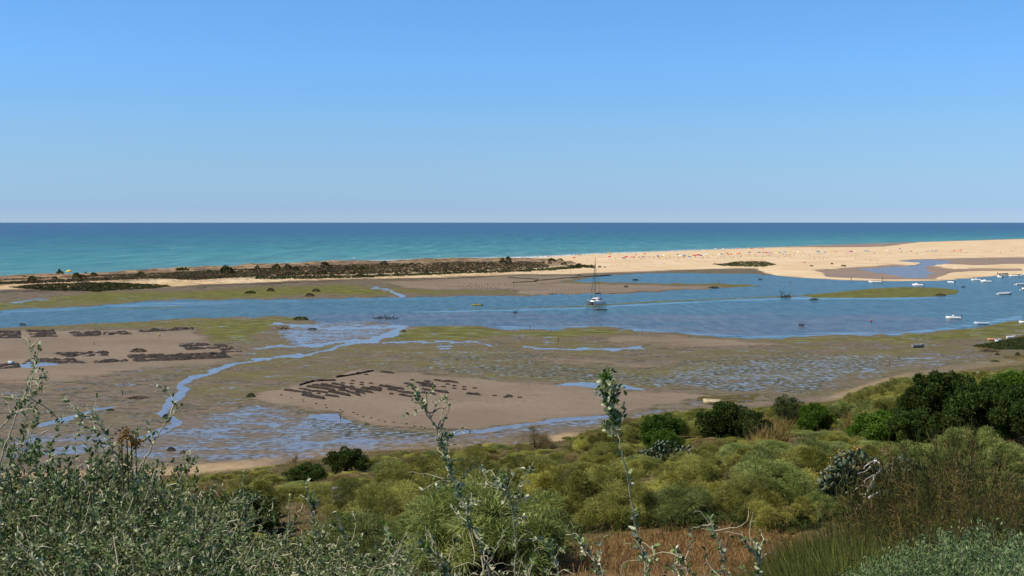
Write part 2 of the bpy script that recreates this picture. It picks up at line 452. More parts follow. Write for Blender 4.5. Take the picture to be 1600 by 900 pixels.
# ------------------------------------------------------------------ mesh helpers
class Geo:
    def __init__(s):
        s.v, s.f3, s.f4, s.tone, s.n = [], [], [], [], 0
    def add(s, v, f, tone=0.5):
        v = np.asarray(v, float).reshape(-1, 3); f = np.asarray(f, int)
        (s.f3 if f.shape[1] == 3 else s.f4).append(f + s.n)
        s.v.append(v); s.n += len(v)
        s.tone.append(np.broadcast_to(np.asarray(tone, float), (len(v),)) if np.ndim(tone) < 1 else np.asarray(tone, float))
    def mesh(s, name, mat, smooth=False):
        v = np.concatenate(s.v); fs = []
        me = bpy.data.meshes.new(name)
        loops, starts, tot = [], [], 0
        for arr, k in ((s.f3, 3), (s.f4, 4)):
            if arr:
                a = np.concatenate(arr)
                loops.append(a.ravel()); starts.append(tot + np.arange(len(a)) * k); tot += a.size
        loops = np.concatenate(loops); starts = np.concatenate(starts)
        me.vertices.add(len(v)); me.vertices.foreach_set('co', v.astype(np.float32).ravel())
        me.loops.add(len(loops)); me.loops.foreach_set('vertex_index', loops.astype(np.int32))
        me.polygons.add(len(starts)); me.polygons.foreach_set('loop_start', starts.astype(np.int32))
        me.update(calc_edges=True)
        if smooth:
            me.polygons.foreach_set('use_smooth', np.ones(len(starts), bool))
        at = me.attributes.new('tone', 'FLOAT', 'POINT')
        at.data.foreach_set('value', np.concatenate(s.tone).astype(np.float32))
        if mat: me.materials.append(mat)
        me.validate(); return me
    def box(s, c, d, rz=0, tone=.5):
        x, y, z = [k / 2 for k in d]
        v = np.array([(-x, -y, -z), (x, -y, -z), (x, y, -z), (-x, y, -z), (-x, -y, z), (x, -y, z), (x, y, z), (-x, y, z)])
        ca, sa = math.cos(rz), math.sin(rz)
        v = v @ np.array([[ca, sa, 0], [-sa, ca, 0], [0, 0, 1]]) + np.array(c)
        s.add(v, [(0, 3, 2, 1), (4, 5, 6, 7), (0, 1, 5, 4), (1, 2, 6, 5), (2, 3, 7, 6), (3, 0, 4, 7)], tone)
    def tube(s, pts, rad, n=5, tone=.5):
        P = np.asarray(pts, float); m = len(P)
        rad = np.broadcast_to(np.asarray(rad, float), (m,))
        T = np.gradient(P, axis=0); T /= np.linalg.norm(T, axis=1)[:, None] + 1e-9
        up = np.array([0.31, 0.2, 0.93]) if abs(T[0, 2]) < 0.9 else np.array([1.0, 0.1, 0])
        U = np.cross(T, up); U /= np.linalg.norm(U, axis=1)[:, None] + 1e-9
        W = np.cross(T, U)
        a = np.linspace(0, 2 * np.pi, n, endpoint=False)
        v = P[:, None] + rad[:, None, None] * (np.cos(a)[None, :, None] * U[:, None] + np.sin(a)[None, :, None] * W[:, None])
        i = np.arange(m - 1)[:, None] * n; j = np.arange(n)[None]
        j2 = (j + 1) % n
        q = np.stack([i + j, i + j2, i + n + j2, i + n + j], -1).reshape(-1, 4)
        s.add(v.reshape(-1, 3), q, tone)
        s.add(np.concatenate([v[0], P[:1]]), [(k, n, (k + 1) % n) for k in range(n)], tone)
        s.add(np.concatenate([v[-1], P[-1:]]), [((k + 1) % n, n, k) for k in range(n)], tone)
    def leaves(s, P, D, ln, wd, tone=None, fold=0.25, oval=False, up=None):
        """many leaf blades: base P, direction D"""
        n = len(P)
        D = D / (np.linalg.norm(D, axis=1)[:, None] + 1e-9)
        rnd = rng.normal(size=(n, 3)) if up is None else up + rng.normal(size=(n, 3)) * 0.6
        U = np.cross(D, rnd); U /= np.linalg.norm(U, axis=1)[:, None] + 1e-9
        W = np.cross(U, D)
        ln = np.broadcast_to(ln, (n,))[:, None]; wd = np.broadcast_to(wd, (n,))[:, None]
        tone = rng.random(n) if tone is None else np.broadcast_to(tone, (n,))
        if oval:
            k = [P, P + D * ln * .3 + U * wd * .5 + W * wd * fold, P + D * ln * .72 + U * wd * .42 + W * wd * fold,
                 P + D * ln, P + D * ln * .72 - U * wd * .42 + W * wd * fold, P + D * ln * .3 - U * wd * .5 + W * wd * fold]
            v = np.stack(k, 1).reshape(-1, 3); b = np.arange(n)[:, None] * 6
            f = np.concatenate([b + np.array([[0, 1, 2, 3]]), b + np.array([[0, 3, 4, 5]])])
            s.add(v, f, np.repeat(tone, 6))
        else:
            k = [P, P + D * ln * .45 + U * wd * .5 + W * wd * fold, P + D * ln, P + D * ln * .45 - U * wd * .5 + W * wd * fold]
            v = np.stack(k, 1).reshape(-1, 3); b = np.arange(n)[:, None] * 4
            s.add(v, b + np.array([[0, 1, 2, 3]]), np.repeat(tone, 4))
    def blades(s, P, D, ln, wd, droop=0.3, tone=None, bdir=None):
        """thin bending blades of two segments"""
        n = len(P)
        D = D / (np.linalg.norm(D, axis=1)[:, None] + 1e-9)
        U = np.cross(D, rng.normal(size=(n, 3))); U /= np.linalg.norm(U, axis=1)[:, None] + 1e-9
        ln = np.broadcast_to(ln, (n,))[:, None]; wd = np.broadcast_to(wd, (n,))[:, None]
        tone = rng.random(n) if tone is None else np.broadcast_to(tone, (n,))
        g = np.array([0, 0, -1.0]) if bdir is None else bdir
        M = P + D * ln * .55 + g * ln * droop * .22
        T = P + D * ln + g * ln * droop
        v = np.stack([P - U * wd * .5, P + U * wd * .5, M - U * wd * .45, M + U * wd * .45, T], 1).reshape(-1, 3)
        b = np.arange(n)[:, None] * 5
        s.add(v, b + np.array([[0, 1, 3, 2]]), np.repeat(tone, 5))
        n0 = s.n - n * 5
        s.f3.append(n0 + b + np.array([[2, 3, 4]]))

def link(name, data, parent=None, loc=None, rz=0.0, sc=None):
    o = bpy.data.objects.new(name, data); COL.objects.link(o)
    if parent: o.parent = parent
    if loc is not None: o.location = loc
    o.rotation_euler = (0, 0, rz)
    if sc is not None: o.scale = (sc, sc, sc) if np.ndim(sc) == 0 else sc
    return o

def tag(o, label=None, cat=None, group=None, kind=None):
    if label: o['label'] = label
    if cat: o['category'] = cat
    if group: o['group'] = group
    if kind: o['kind'] = kind
    return o

def thing(name, label, cat, loc, rz=0.0, sc=1.0, group=None, parts=()):
    """an Empty at the base that parents its parts; parts = (name, mesh[, subparts])"""
    e = tag(link(name, None, None, loc, rz, sc), label, cat, group)
    e.empty_display_size = 0.2
    for p in parts:
        c = link(p[0], p[1], e)
        if len(p) > 2:
            for q in p[2]:
                link(q[0], q[1], c)
    return e

# ------------------------------------------------------------------ ground: one sheet, and the water
def polar(rs, az):
    RR, AA = np.meshgrid(rs, az, indexing='ij')
    x = (RR * np.sin(AA)).ravel(); y = (RR * np.cos(AA)).ravel()
    n, m = len(rs), len(az)
    i = np.arange(n - 1)[:, None] * m; j = np.arange(m - 1)[None]
    q = np.stack([i + j, i + j + 1, i + m + j + 1, i + m + j], -1).reshape(-1, 4)
    return x, y, q

def sheet(name, x, y, z, q, cols, mat):
    me = bpy.data.meshes.new(name)
    me.vertices.add(len(x)); me.vertices.foreach_set('co', np.stack([x, y, z], 1).astype(np.float32).ravel())
    me.loops.add(q.size); me.loops.foreach_set('vertex_index', q[:, ::-1].astype(np.int32).ravel())
    me.polygons.add(len(q)); me.polygons.foreach_set('loop_start', (np.arange(len(q)) * 4).astype(np.int32))
    me.polygons.foreach_set('use_smooth', np.ones(len(q), bool))
    me.update(calc_edges=True)
    for k, c in cols.items():
        a = me.attributes.new(k, 'FLOAT_COLOR', 'POINT')
        a.data.foreach_set('color', np.stack(c, 1).astype(np.float32).ravel())
    me.materials.append(mat)
    return tag(link(name, me), kind='structure')

az_f = np.radians(np.arange(-27, 27.01, 0.075))
az = np.concatenate([np.radians(np.arange(-80, -27, 1.5)), az_f, np.radians(np.arange(28.4, 80.1, 1.5))])
rs = np.concatenate([np.geomspace(0.4, 60, 120)[:-1], np.geomspace(60, 110, 55)[:-1],
                     H * F / np.arange(H * F / 110, 17.5, -0.8)])

def ground_material():
    t = NT('ground_flats')
    P = t.pos()
    A = t.attr('zone_a'); B = t.attr('zone_b'); C = t.attr('zone_c')
    def sep(a):
        nd = t.n('ShaderNodeSeparateColor'); t.put(nd.inputs[0], a.outputs['Color'])
        return nd.outputs[0], nd.outputs[1], nd.outputs[2], a.outputs['Alpha']
    sand, alg, wet, bare = sep(A); hill, dark, dune, wsand = sep(B); sam, pool, red, foot = sep(C)
    v = t.vec(0.8, 1.0, 1.0)
    nb = t.noise(v, 0.05, 3); nm = t.noise(v, 0.22, 6, .62); nf = t.noise(v, 1.1, 6, .65); nff = t.noise(P, 5.0, 4, .6)
    nst = t.noise(t.vec(0.38, 1.0, 1.0), 0.12, 7, .66)
    nst2 = t.noise(t.vec(0.5, 1.0, 1.0), 0.32, 7, .70)
    comb = t.math('ADD', t.math('MULTIPLY', nst, .55), t.math('MULTIPLY', nf, .45))
    def thr(a, n, amt, w):
        return t.ss(t.math('ADD', a, t.math('MULTIPLY', t.math('SUBTRACT', n, .5), amt)), .5 - w, .5 + w)
    mud = t.mix(t.ss(nf, .35, .65), (.105, .085, .060), (.185, .148, .106))
    mud = t.mix(t.ss(nst2, .47, .60), mud, (.070, .056, .030))
    barec = t.mix(t.ss(nb, .35, .65), (.178, .138, .100), (.226, .176, .130))
    barec = t.mix(t.math('MULTIPLY', t.ss(nst2, .56, .68), .5), barec, (.130, .100, .062))
    barec = t.mix(t.math('MULTIPLY', t.ss(nf, .35, .65), .6), barec, (.165, .126, .084))
    barec = t.mix(t.math('MULTIPLY', t.ss(t.math('ADD', t.math('MULTIPLY', nf, .6), t.math('MULTIPLY', nm, .4)), .57, .66), .7), barec, (.085, .070, .045))
    c = t.mix(thr(bare, comb, 2.4, .14), mud, barec)
    alg = t.math('ADD', alg, t.math('MULTIPLY', t.math('SUBTRACT', nb, .5), .5))
    wet = t.math('ADD', wet, t.math('MULTIPLY', t.math('SUBTRACT', nst, .5), .35))
    mdark = thr(dark, nst2, 2.0, .14)
    c = t.mix(mdark, c, t.mix(t.ss(nf, .35, .65), (.036, .040, .022), (.130, .128, .088)))
    malg = thr(alg, comb, 2.4, .10)
    green = t.mix(t.ss(nst2, .40, .60), (.064, .066, .013), (.155, .162, .028))
    green = t.mix(t.ss(nf, .42, .7), green, (.108, .094, .038))
    green = t.mix(t.ss(alg, .6, .85), t.mix(.55, green, (.135, .105, .055)), green)
    c = t.mix(malg, c, green)
    # standing water and wet film: dark, smooth, mirrors the sky
    wn = t.math('ADD', t.math('MULTIPLY', nst2, .42), t.math('ADD', t.math('MULTIPLY', nm, .23), t.math('MULTIPLY', nf, .35)))
    wn = t.mixf(t.ss(dark, .42, .6), wn, t.math('ADD', t.math('MULTIPLY', nst2, .25), t.math('MULTIPLY', nf, .75)))
    mwet = thr(wet, wn, 2.5, .09)
    damp = t.ss(wet, .30, .75)
    c = t.mix(t.math('MULTIPLY', damp, .4), c, (.085, .074, .064))
    c = t.mix(mwet, c, t.mix(t.ss(nf, .35, .65), (.10, .095, .09), (.19, .175, .165)))
    rough = t.mixf(damp, .85, .34)
    rough = t.mixf(mwet, rough, .16)
    spec = t.mixf(damp, .15, .45); spec = t.mixf(mwet, spec, .5)
    # barrier sand
    sn = t.noise(P, 0.03, 5, .6); sn2 = t.noise(t.vec(.3, 1, 1), 0.12, 5, .6)
    sd = t.mix(t.ss(sn, .38, .62), (.57, .425, .255), (.63, .50, .33))
    sd = t.mix(t.math('MULTIPLY', t.ss(sn2, .48, .64), .62), sd, (.46, .31, .165))
    sd = t.mix(t.math('MULTIPLY', t.ss(nf, .35, .65), .25), sd, (.48, .35, .21))
    wsn = t.ss(t.math('ADD', wsand, t.math('MULTIPLY', t.math('SUBTRACT', sn2, .5), .9)), .25, .8)
    sd = t.mix(wsn, sd, t.mix(t.ss(nst, .35, .65), (.30, .195, .105), (.21, .150, .105)))
    c = t.mix(sand, c, sd)
    rough = t.mixf(sand, rough, t.mixf(wsn, .9, .5)); spec = t.mixf(sand, spec, t.mixf(wsn, .15, .35))
    pl = thr(pool, nst, .5, .2)
    c = t.mix(pl, c, t.mix(t.ss(nst2, .4, .6), (.10, .10, .11), (.20, .165, .135))); rough = t.mixf(pl, rough, .25); spec = t.mixf(pl, spec, .36)
    # dune ground under its scrub, samphire
    dn = t.noise(P, 0.16, 5, .65)
    dc = t.mix(t.ss(dn, .40, .56), (.38, .26, .155), (.125, .085, .055))
    dc = t.mix(t.ss(nf, .48, .66), dc, (.075, .060, .030))
    c = t.mix(dune, c, dc); rough = t.mixf(dune, rough, .95); spec = t.mixf(dune, spec, .1)
    c = t.mix(thr(sam, nm, .5, .2), c, t.mix(t.ss(nf, .4, .6), (.060, .050, .016), (.11, .085, .025)))
    # bluff soil
    hn = t.noise(P, 0.35, 6, .65)
    hc = t.mix(t.ss(hn, .35, .65), (.085, .066, .034), (.155, .112, .058))
    hc = t.mix(t.ss(nf, .42, .62), hc, (.070, .064, .022))
    hc = t.mix(t.math('MULTIPLY', red, t.ss(hn, .2, .6)), hc, (.20, .112, .048))
    c = t.mix(hill, c, hc)
    c = t.mix(t.math('MULTIPLY', foot, t.ss(nf, .15, .45)), c, t.mix(t.ss(hn, .3, .7), (.34, .235, .135), (.43, .31, .19)))
    hh = t.math('MAXIMUM', hill, foot)
    rough = t.mixf(hh, rough, .95); spec = t.mixf(hh, spec, .1)
    bh = t.math('ADD', t.math('MULTIPLY', nf, t.mixf(mwet, 1.0, 0.04)), t.math('MULTIPLY', nff, t.mixf(mwet, .35, .02)))
    t.set(Base_Color=c, Roughness=rough, Normal=t.bump(bh, .55, .12))
    t.put(t.bsdf.inputs['Specular IOR Level'], spec)
    t.bsdf.inputs['IOR'].default_value = 1.4
    return t.m

gx, gy, gq = polar(rs, az)
ff = fields(gx, gy)
sheet('ground', gx, gy, ff['z'], gq, dict(
    zone_a=(ff['sand'], ff['alg'], ff['wet'], ff['bare']),
    zone_b=(ff['hill'], ff['dark'], ff['dune'], ff['ws']),
    zone_c=(ff['sam'], ff['pool'], ff['red'], ff['foot'])), ground_material())

def water_material():
    t = NT('water')
    P = t.pos()
    a = t.attr('water_map'); nd = t.n('ShaderNodeSeparateColor'); t.put(nd.inputs[0], a.outputs['Color'])
    shore, calm, shal = nd.outputs; sea = a.outputs['Alpha']
    # shore = log10 of the metres off the beach, 0..1 for 10 m .. 10 km
    n1 = t.noise(t.vec(.25, 1, 1), 0.004, 5, .6)
    sh = t.math('ADD', shore, t.math('MULTIPLY', t.math('SUBTRACT', n1, .5), .16))
    seac = t.ramp(sh, (.0, (.17, .27, .22)), (.30, (.085, .25, .235)), (.52, (.050, .230, .215)), (.66, (.022, .150, .180)), (.80, (.012, .088, .155)), (1.0, (.016, .062, .140)))
    n2 = t.noise(t.vec(.35, 1, 1), 0.05, 6, .68)
    seac = t.mix(t.ss(n2, .35, .65), t.mix(.8, (0, 0, 0), seac), seac)
    n3 = t.noise(t.vec(.10, .014, 1), 1.0, 4, .7)
    foam = t.math('MULTIPLY', t.ss(n3, .665, .73), t.ss(shore, .95, .5))
    n4 = t.noise(t.vec(.06, .12, 1), 1.0, 4, .6)
    surf = t.math('MULTIPLY', t.ss(t.math('ADD', shore, t.math('MULTIPLY', t.math('SUBTRACT', n4, .5), .7)), .30, .10), t.ss(n4, .42, .55))
    foam = t.math('MAXIMUM', foam, surf)
    l1 = t.noise(t.vec(.35, 1, 1), 0.035, 5, .6); l2 = t.noise(t.vec(.45, 1, 1), 0.6, 6, .7)
    lag = t.mix(t.ss(l1, .38, .62), (.040, .108, .116), (.056, .136, .138))
    lag = t.mix(t.ss(l2, .35, .65), lag, (.022, .060, .084))
    sn = t.math('ADD', shal, t.math('MULTIPLY', t.math('SUBTRACT', l1, .5), .9))
    shc = t.mix(t.ss(t.noise(t.vec(.25, 1, 1), .12, 5, .6), .4, .62), (.092, .088, .098), (.046, .070, .096))
    lag = t.mix(t.ss(sn, .25, .75), lag, shc)
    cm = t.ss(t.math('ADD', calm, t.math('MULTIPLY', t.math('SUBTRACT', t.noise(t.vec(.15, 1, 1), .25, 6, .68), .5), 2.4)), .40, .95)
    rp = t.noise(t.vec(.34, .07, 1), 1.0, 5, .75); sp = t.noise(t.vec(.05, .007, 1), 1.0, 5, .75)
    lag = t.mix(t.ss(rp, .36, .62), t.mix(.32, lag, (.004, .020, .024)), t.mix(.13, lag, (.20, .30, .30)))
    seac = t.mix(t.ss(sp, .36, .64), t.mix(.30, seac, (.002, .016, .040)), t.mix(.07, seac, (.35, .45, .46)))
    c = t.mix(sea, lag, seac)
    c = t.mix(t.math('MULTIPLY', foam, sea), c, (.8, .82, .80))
    w1 = t.noise(t.vec(.6, 1, 1), 1.3, 3, .6)
    w2 = t.noise(t.vec(.5, 1, 1), 0.22, 5, .65)
    wv = t.math('ADD', t.math('MULTIPLY', w1, .45), w2)
    amp = t.mixf(sea, t.mixf(cm, .32, .05), .9)
    rough = t.mixf(sea, t.mixf(cm, .24, .12), .30)
    spec = t.mixf(sea, t.mixf(cm, .15, .36), .14)
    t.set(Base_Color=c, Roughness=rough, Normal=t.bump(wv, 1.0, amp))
    t.put(t.bsdf.inputs['Specular IOR Level'], spec)
    t.bsdf.inputs['IOR'].default_value = 1.33
    return t.m

azw = np.concatenate([np.radians(np.arange(-80, -27, 1.5)), np.radians(np.arange(-27, 27.01, 0.12)), np.radians(np.arange(28.4, 80.1, 1.5))])
rw = np.concatenate([H * F / np.arange(430, 16.5, -1.0), H * F / np.arange(16, 1.9, -1.0), [33000, 45000, 70000]])
wx, wy, wq = polar(rw, azw)
wf = fields(wx, wy)
wpx, wpy = project(wx, wy, np.zeros_like(wx))
rr = np.hypot(wx, wy)
rshore = H * F / np.maximum(SHORE(wpx) - 347, 12)
off = np.clip((np.log10(np.maximum(rr - rshore, 10)) - 1) / 3, 0, 1)
softw = lambda n, w: sstep(-w, w, sdf(POLY[n], wpx, wpy, 2.0) / 2)
calm = np.maximum.reduce([softw('calm', 3.0) * 1.05, softw('calmn', 4) * .75, softw('calms', 4) * .8])
sheet('water', wx, wy, np.zeros_like(wx), wq, dict(
    water_map=(off, calm, softw('shallow', 7) * .8, (wf['sea'] > -4) * 1.0)), water_material())

# ------------------------------------------------------------------ plants: materials
def leafmat(name, c0, c1, c2, trans=0.25, rough=0.6, spec=0.25, objvar=0.25, back=None):
    t = NT(name)
    tone = t.attr('tone').outputs['Fac']
    c = t.ramp(tone, (0.0, c0), (0.5, c1), (1.0, c2))
    if back:
        c = t.mix(t.n('ShaderNodeNewGeometry').outputs['Backfacing'], c, back)
    oi = t.n('ShaderNodeObjectInfo').outputs['Random']
    hsv = t.n('ShaderNodeHueSaturation')
    t.put(hsv.inputs['Color'], c); t.put(hsv.inputs['Value'], t.ss(oi, 0, 1, 1 - objvar, 1 + objvar))
    c = hsv.outputs[0]
    t.set(Base_Color=c, Roughness=rough)
    t.bsdf.inputs['Specular IOR Level'].default_value = spec
    tr = t.n('ShaderNodeBsdfTranslucent'); t.put(tr.inputs[0], c)
    mx = t.n('ShaderNodeMixShader'); mx.inputs[0].default_value = trans
    t.t.links.new(t.bsdf.outputs[0], mx.inputs[1]); t.t.links.new(tr.outputs[0], mx.inputs[2])
    t.t.links.new(mx.outputs[0], t.out.inputs[0])
    return t.m

M_olive = leafmat('broom_olive', (.055, .056, .009), (.155, .165, .028), (.34, .34, .078), .20)
M_yellow = leafmat('broom_yellow', (.090, .086, .012), (.235, .228, .034), (.44, .42, .095), .20)
M_grey = leafmat('broom_grey', (.055, .072, .016), (.145, .185, .042), (.31, .345, .105), .20)
M_dry = leafmat('broom_dry', (.070, .052, .020), (.17, .130, .050), (.30, .24, .10), .3)
M_dark = leafmat('leaf_dark', (.022, .040, .008), (.054, .094, .014), (.115, .165, .030), .25, .6, .15)
M_bright = leafmat('leaf_bright', (.034, .070, .006), (.075, .150, .010), (.135, .215, .024), .3)
M_mid = leafmat('leaf_mid', (.026, .042, .009), (.055, .080, .016), (.10, .120, .030))
M_dune = leafmat('dune_leaf', (.026, .034, .011), (.056, .070, .019), (.100, .110, .034))
M_dunedry = leafmat('dune_dry', (.065, .042, .027), (.135, .090, .060), (.105, .095, .036))
M_salt = leafmat('saltbush_leaf', (.040, .080, .016), (.170, .225, .075), (.68, .68, .47), .28, .5, .22, .12)
M_saltg = leafmat('saltbush_young', (.070, .15, .014), (.14, .25, .035), (.28, .36, .11), .3, .4, .45, .12)
M_stalk = leafmat('saltbush_stem', (.16, .135, .07), (.30, .265, .16), (.50, .45, .31), .05, .7, .2, .1)
M_orange = leafmat('saltbush_dry', (.20, .10, .02), (.32, .18, .04), (.42, .27, .09), .25)
M_silver = leafmat('silver_leaf', (.035, .070, .016), (.105, .165, .052), (.27, .33, .15), .25, .55, .3, .1)
M_brush = leafmat('brush_stem', (.022, .034, .006), (.078, .092, .018), (.21, .125, .045), .25, .7, .15, .3)
M_tuft = leafmat('tuft_blade', (.030, .042, .007), (.088, .105, .018), (.19, .20, .05), .2)
M_slope = leafmat('slope_grass', (.055, .052, .012), (.135, .125, .030), (.27, .23, .085), .3)
M_redgr = leafmat('dry_grass', (.14, .072, .022), (.26, .145, .048), (.38, .26, .11), .25)
M_reed = leafmat('reed', (.24, .16, .05), (.36, .26, .09), (.16, .15, .035), .25)
M_bark = simple('bark', (.085, .062, .042), .9, .3, 9, .1)
M_bark2 = simple('bark_grey', (.17, .145, .115), .9, .3, 9, .1)
M_bone = simple('bleached_wood', (.52, .49, .44), .75, .18, 14, .2, dirt=(.25, .22, .18))
M_twig = simple('dead_twig', (.085, .062, .040), .9, .3, 12, .1)
M_pad = leafmat('cactus_pad', (.030, .052, .024), (.065, .092, .045), (.14, .165, .10), .0, .5, .4, .15)
M_fruit = simple('cactus_fruit', (.36, .21, .035), .5, .3, 14, .4)

def rdir(n, up=0.0):
    d = rng.normal(size=(n, 3)); d[:, 2] += up
    return d / np.linalg.norm(d, axis=1)[:, None]

# ------------------------------------------------------------------ plants: builders, each returns meshes with the base at the origin
def broom_meshes(seed, mat, h=2.6, r=1.9, nt=50, nb=760, twigs=True):
    """feathery dome of many rounded tufts of fine drooping twigs"""
    global rng
    rng = np.random.default_rng(seed)
    fo, st = Geo(), Geo()
    d = rdir(nt, .75); d[:, 2] = np.abs(d[:, 2])
    C = d * np.array([r, r, h * .80]) * rng.uniform(.25, 1, (nt, 1)) ** .3 * .90
    C = C * (1 + .7 * (fbm(d[:, 0] * 1.4 + seed, d[:, 1] * 1.4 + d[:, 2], seed, 2) - .5))[:, None]
    C[:, 2] = C[:, 2] + h * .04
    for k in range(nt):
        c = C[k]; a = rng.normal(size=2) * .15
        if k % 3 == 0:
            st.tube([(a[0], a[1], 0), (c[0] * .35 + a[0], c[1] * .35, c[2] * .45), (c[0] * .85, c[1] * .85, c[2] * .88)], [.045, .03, .012], 4, .5)
        q = rng.uniform(.22, .52) * r / 1.9
        n = int(nb * rng.uniform(.7, 1.3))
        dd = rdir(n, .35)
        P = c + dd * q * rng.uniform(.1, 1, (n, 1)) ** .6 * np.array([1, 1, .8])
        out = dd * .9 + np.array([0, 0, .35]) + rng.normal(size=(n, 3)) * .35
        fo.blades(P, out, rng.uniform(.10, .28, n) * r / 1.9, rng.uniform(.006, .014, n) * r / 1.9, .5,
                  np.clip(.40 * rng.random(n) + .75 * rng.random() - .02, 0, 1))
    return [('stems', st.mesh('stems', M_bark)), ('foliage', fo.mesh('foliage', mat))]

def shrub_meshes(seed, mat, h=2.5, r=2.0, nc=30, nl=220, leaf=.10, wid=.06, trunk=False, bark=None, squash=1.0, gap=.25, cl=.45):
    """leafy crown of uneven clumps on branching stems"""
    global rng
    rng = np.random.default_rng(seed)
    fo, st = Geo(), Geo()
    d = rdir(nc, .35)
    z0 = h * (.48 if trunk else .40)
    rz = h - z0 - .1 * h
    C = d * np.array([r, r, rz]) * (rng.uniform(0.12, 1, (nc, 1)) ** .45) * .86
    C *= 1 + .22 * (fbm(d[:, 0] * 2 + seed, d[:, 1] * 2 + d[:, 2] * 2, seed, 3) - .5)[:, None] * 2
    C[:, 2] = np.maximum(C[:, 2] + z0, h * (.22 if trunk else .07)) * squash
    for k in range(nc):
        c = C[k]
        if k % 3 == 0 or trunk:
            fk = np.array([c[0] * .25, c[1] * .25, min(c[2] * .6, h * .4)])
            st.tube([(rng.normal() * .05, rng.normal() * .05, -.1), fk * np.array([.35, .35, .6]), fk, c * .96],
                    [.035 * h if trunk else .02 * h, .026 * h, .014 * h, .004 * h], 5)
        q = cl * r * rng.uniform(.55, 1.0) * .62
        n = int(nl * rng.uniform(.7, 1.2))
        dd = rdir(n, .2)
        rad = rng.uniform(gap, 1, (n, 1)) ** .5
        P = c + dd * rad * q * np.array([1, 1, .8])
        D = dd + rng.normal(size=(n, 3)) * .7 + np.array([0, 0, .25])
        tn = np.clip(.15 + .6 * rng.random(n) + .3 * (rng.random() - .5), 0, 1)
        fo.leaves(P, D, leaf * rng.uniform(.6, 1.3, n), wid * rng.uniform(.7, 1.2, n), tn)
    return [('trunk' if trunk else 'stems', st.mesh('stems', bark or M_bark)), ('crown' if trunk else 'foliage', fo.mesh('foliage', mat))]

def curl(P, n, ln, up):
    """thin curled shoots from points P"""
    return

def saltbush_meshes(seed, h=1.5, r=.75, nst=26, sub=9, per=44, mat=None, leaf=.029):
    """saltbush: pale stems with side shoots, small silvery oval leaves, pale curled tips"""
    global rng
    rng = np.random.default_rng(seed)
    fo, st = Geo(), Geo()
    tips, tipd = [], []
    LP, LD, LT = [], [], []
    def shoot(p, d, ln, rad, lv, bend):
        m = 7
        pts = [p]; q = np.array(p, float); dd = np.array(d, float)
        for i in range(m):
            dd = dd + rng.normal(size=3) * .16 + np.array([0, 0, bend])
            dd /= np.linalg.norm(dd); q = q + dd * ln / m; pts.append(q.copy())
        pts = np.array(pts)
        st.tube(pts, np.linspace(rad, rad * .35, m + 1), 4, rng.random())
        t = np.sort(rng.uniform(.12, 1, lv)) * m
        i = np.minimum(t.astype(int), m - 1); f = (t - i)[:, None]
        lp = pts[i] * (1 - f) + pts[i + 1] * f
        ax = pts[i + 1] - pts[i]; ax /= np.linalg.norm(ax, axis=1)[:, None]
        sd = rng.normal(size=(lv, 3)); sd -= ax * (sd * ax).sum(1)[:, None]; sd /= np.linalg.norm(sd, axis=1)[:, None]
        LP.append(lp); LD.append(sd + ax * .6 + np.array([0, 0, .25]))
        LT.append(np.clip(rng.random() * .45 + rng.random(lv) * .6 - .08, 0, 1))
        return pts
    for k in range(nst):
        a = rng.uniform(0, 2 * np.pi); s_ = rng.uniform(.1, 1)
        p0 = np.array([math.cos(a), math.sin(a), 0]) * r * .25 * s_
        d0 = np.array([math.cos(a) * s_ * .75 * r / h * 1.6, math.sin(a) * s_ * .75 * r / h * 1.6, 1.0])
        ln = h * rng.uniform(.62, 1.12)
        pts = shoot(p0, d0, ln, rng.uniform(.004, .0075), 10, -.01)
        for j in range(sub):
            i = rng.integers(2, 7)
            ax = pts[i] - pts[i - 1]; ax /= np.linalg.norm(ax)
            dd = ax * .5 + rdir(1)[0] * .75 + np.array([0, 0, .2])
            sp = shoot(pts[i], dd, h * rng.uniform(.14, .30), rng.uniform(.0022, .0035), per, .02)
            if rng.random() < .3:
                c = sp[-1]; e = sp[-1] - sp[-2]; e /= np.linalg.norm(e)
                q = [c]
                for _ in range(4):
                    e = e + rng.normal(size=3) * .35 + np.array([0, 0, -.18]); e /= np.linalg.norm(e); q.append(q[-1] + e * .018)
                st.tube(q, [.003, .004, .004, .003, .0015], 4, .85 + .15 * rng.random())
    P, D, T = np.concatenate(LP), np.concatenate(LD), np.concatenate(LT)
    fo.leaves(P, D, leaf * rng.uniform(.6, 1.35, len(P)), leaf * .52 * rng.uniform(.7, 1.3, len(P)), T, .14, oval=True)
    return [('stems', st.mesh('stems', M_stalk)), ('foliage', fo.mesh('foliage', mat or M_salt))]

def blade_meshes(seed, mat, n=2600, h=.9, r=.55, wd=.006, lean=(0, 0), droop=.25, spread=.6, name='blades'):
    global rng
    rng = np.random.default_rng(seed)
    g = Geo()
    a = rng.uniform(0, 2 * np.pi, n); q = np.sqrt(rng.random(n)) * r
    P = np.stack([np.cos(a) * q, np.sin(a) * q, np.zeros(n)], 1)
    D = np.stack([np.cos(a) * q / r * spread + lean[0], np.sin(a) * q / r * spread + lean[1], np.ones(n)], 1) + rng.normal(size=(n, 3)) * .28
    g.blades(P, D, h * rng.uniform(.45, 1.1, n), wd * rng.uniform(.6, 1.3, n), droop)
    return [(name, g.mesh(name, mat))]

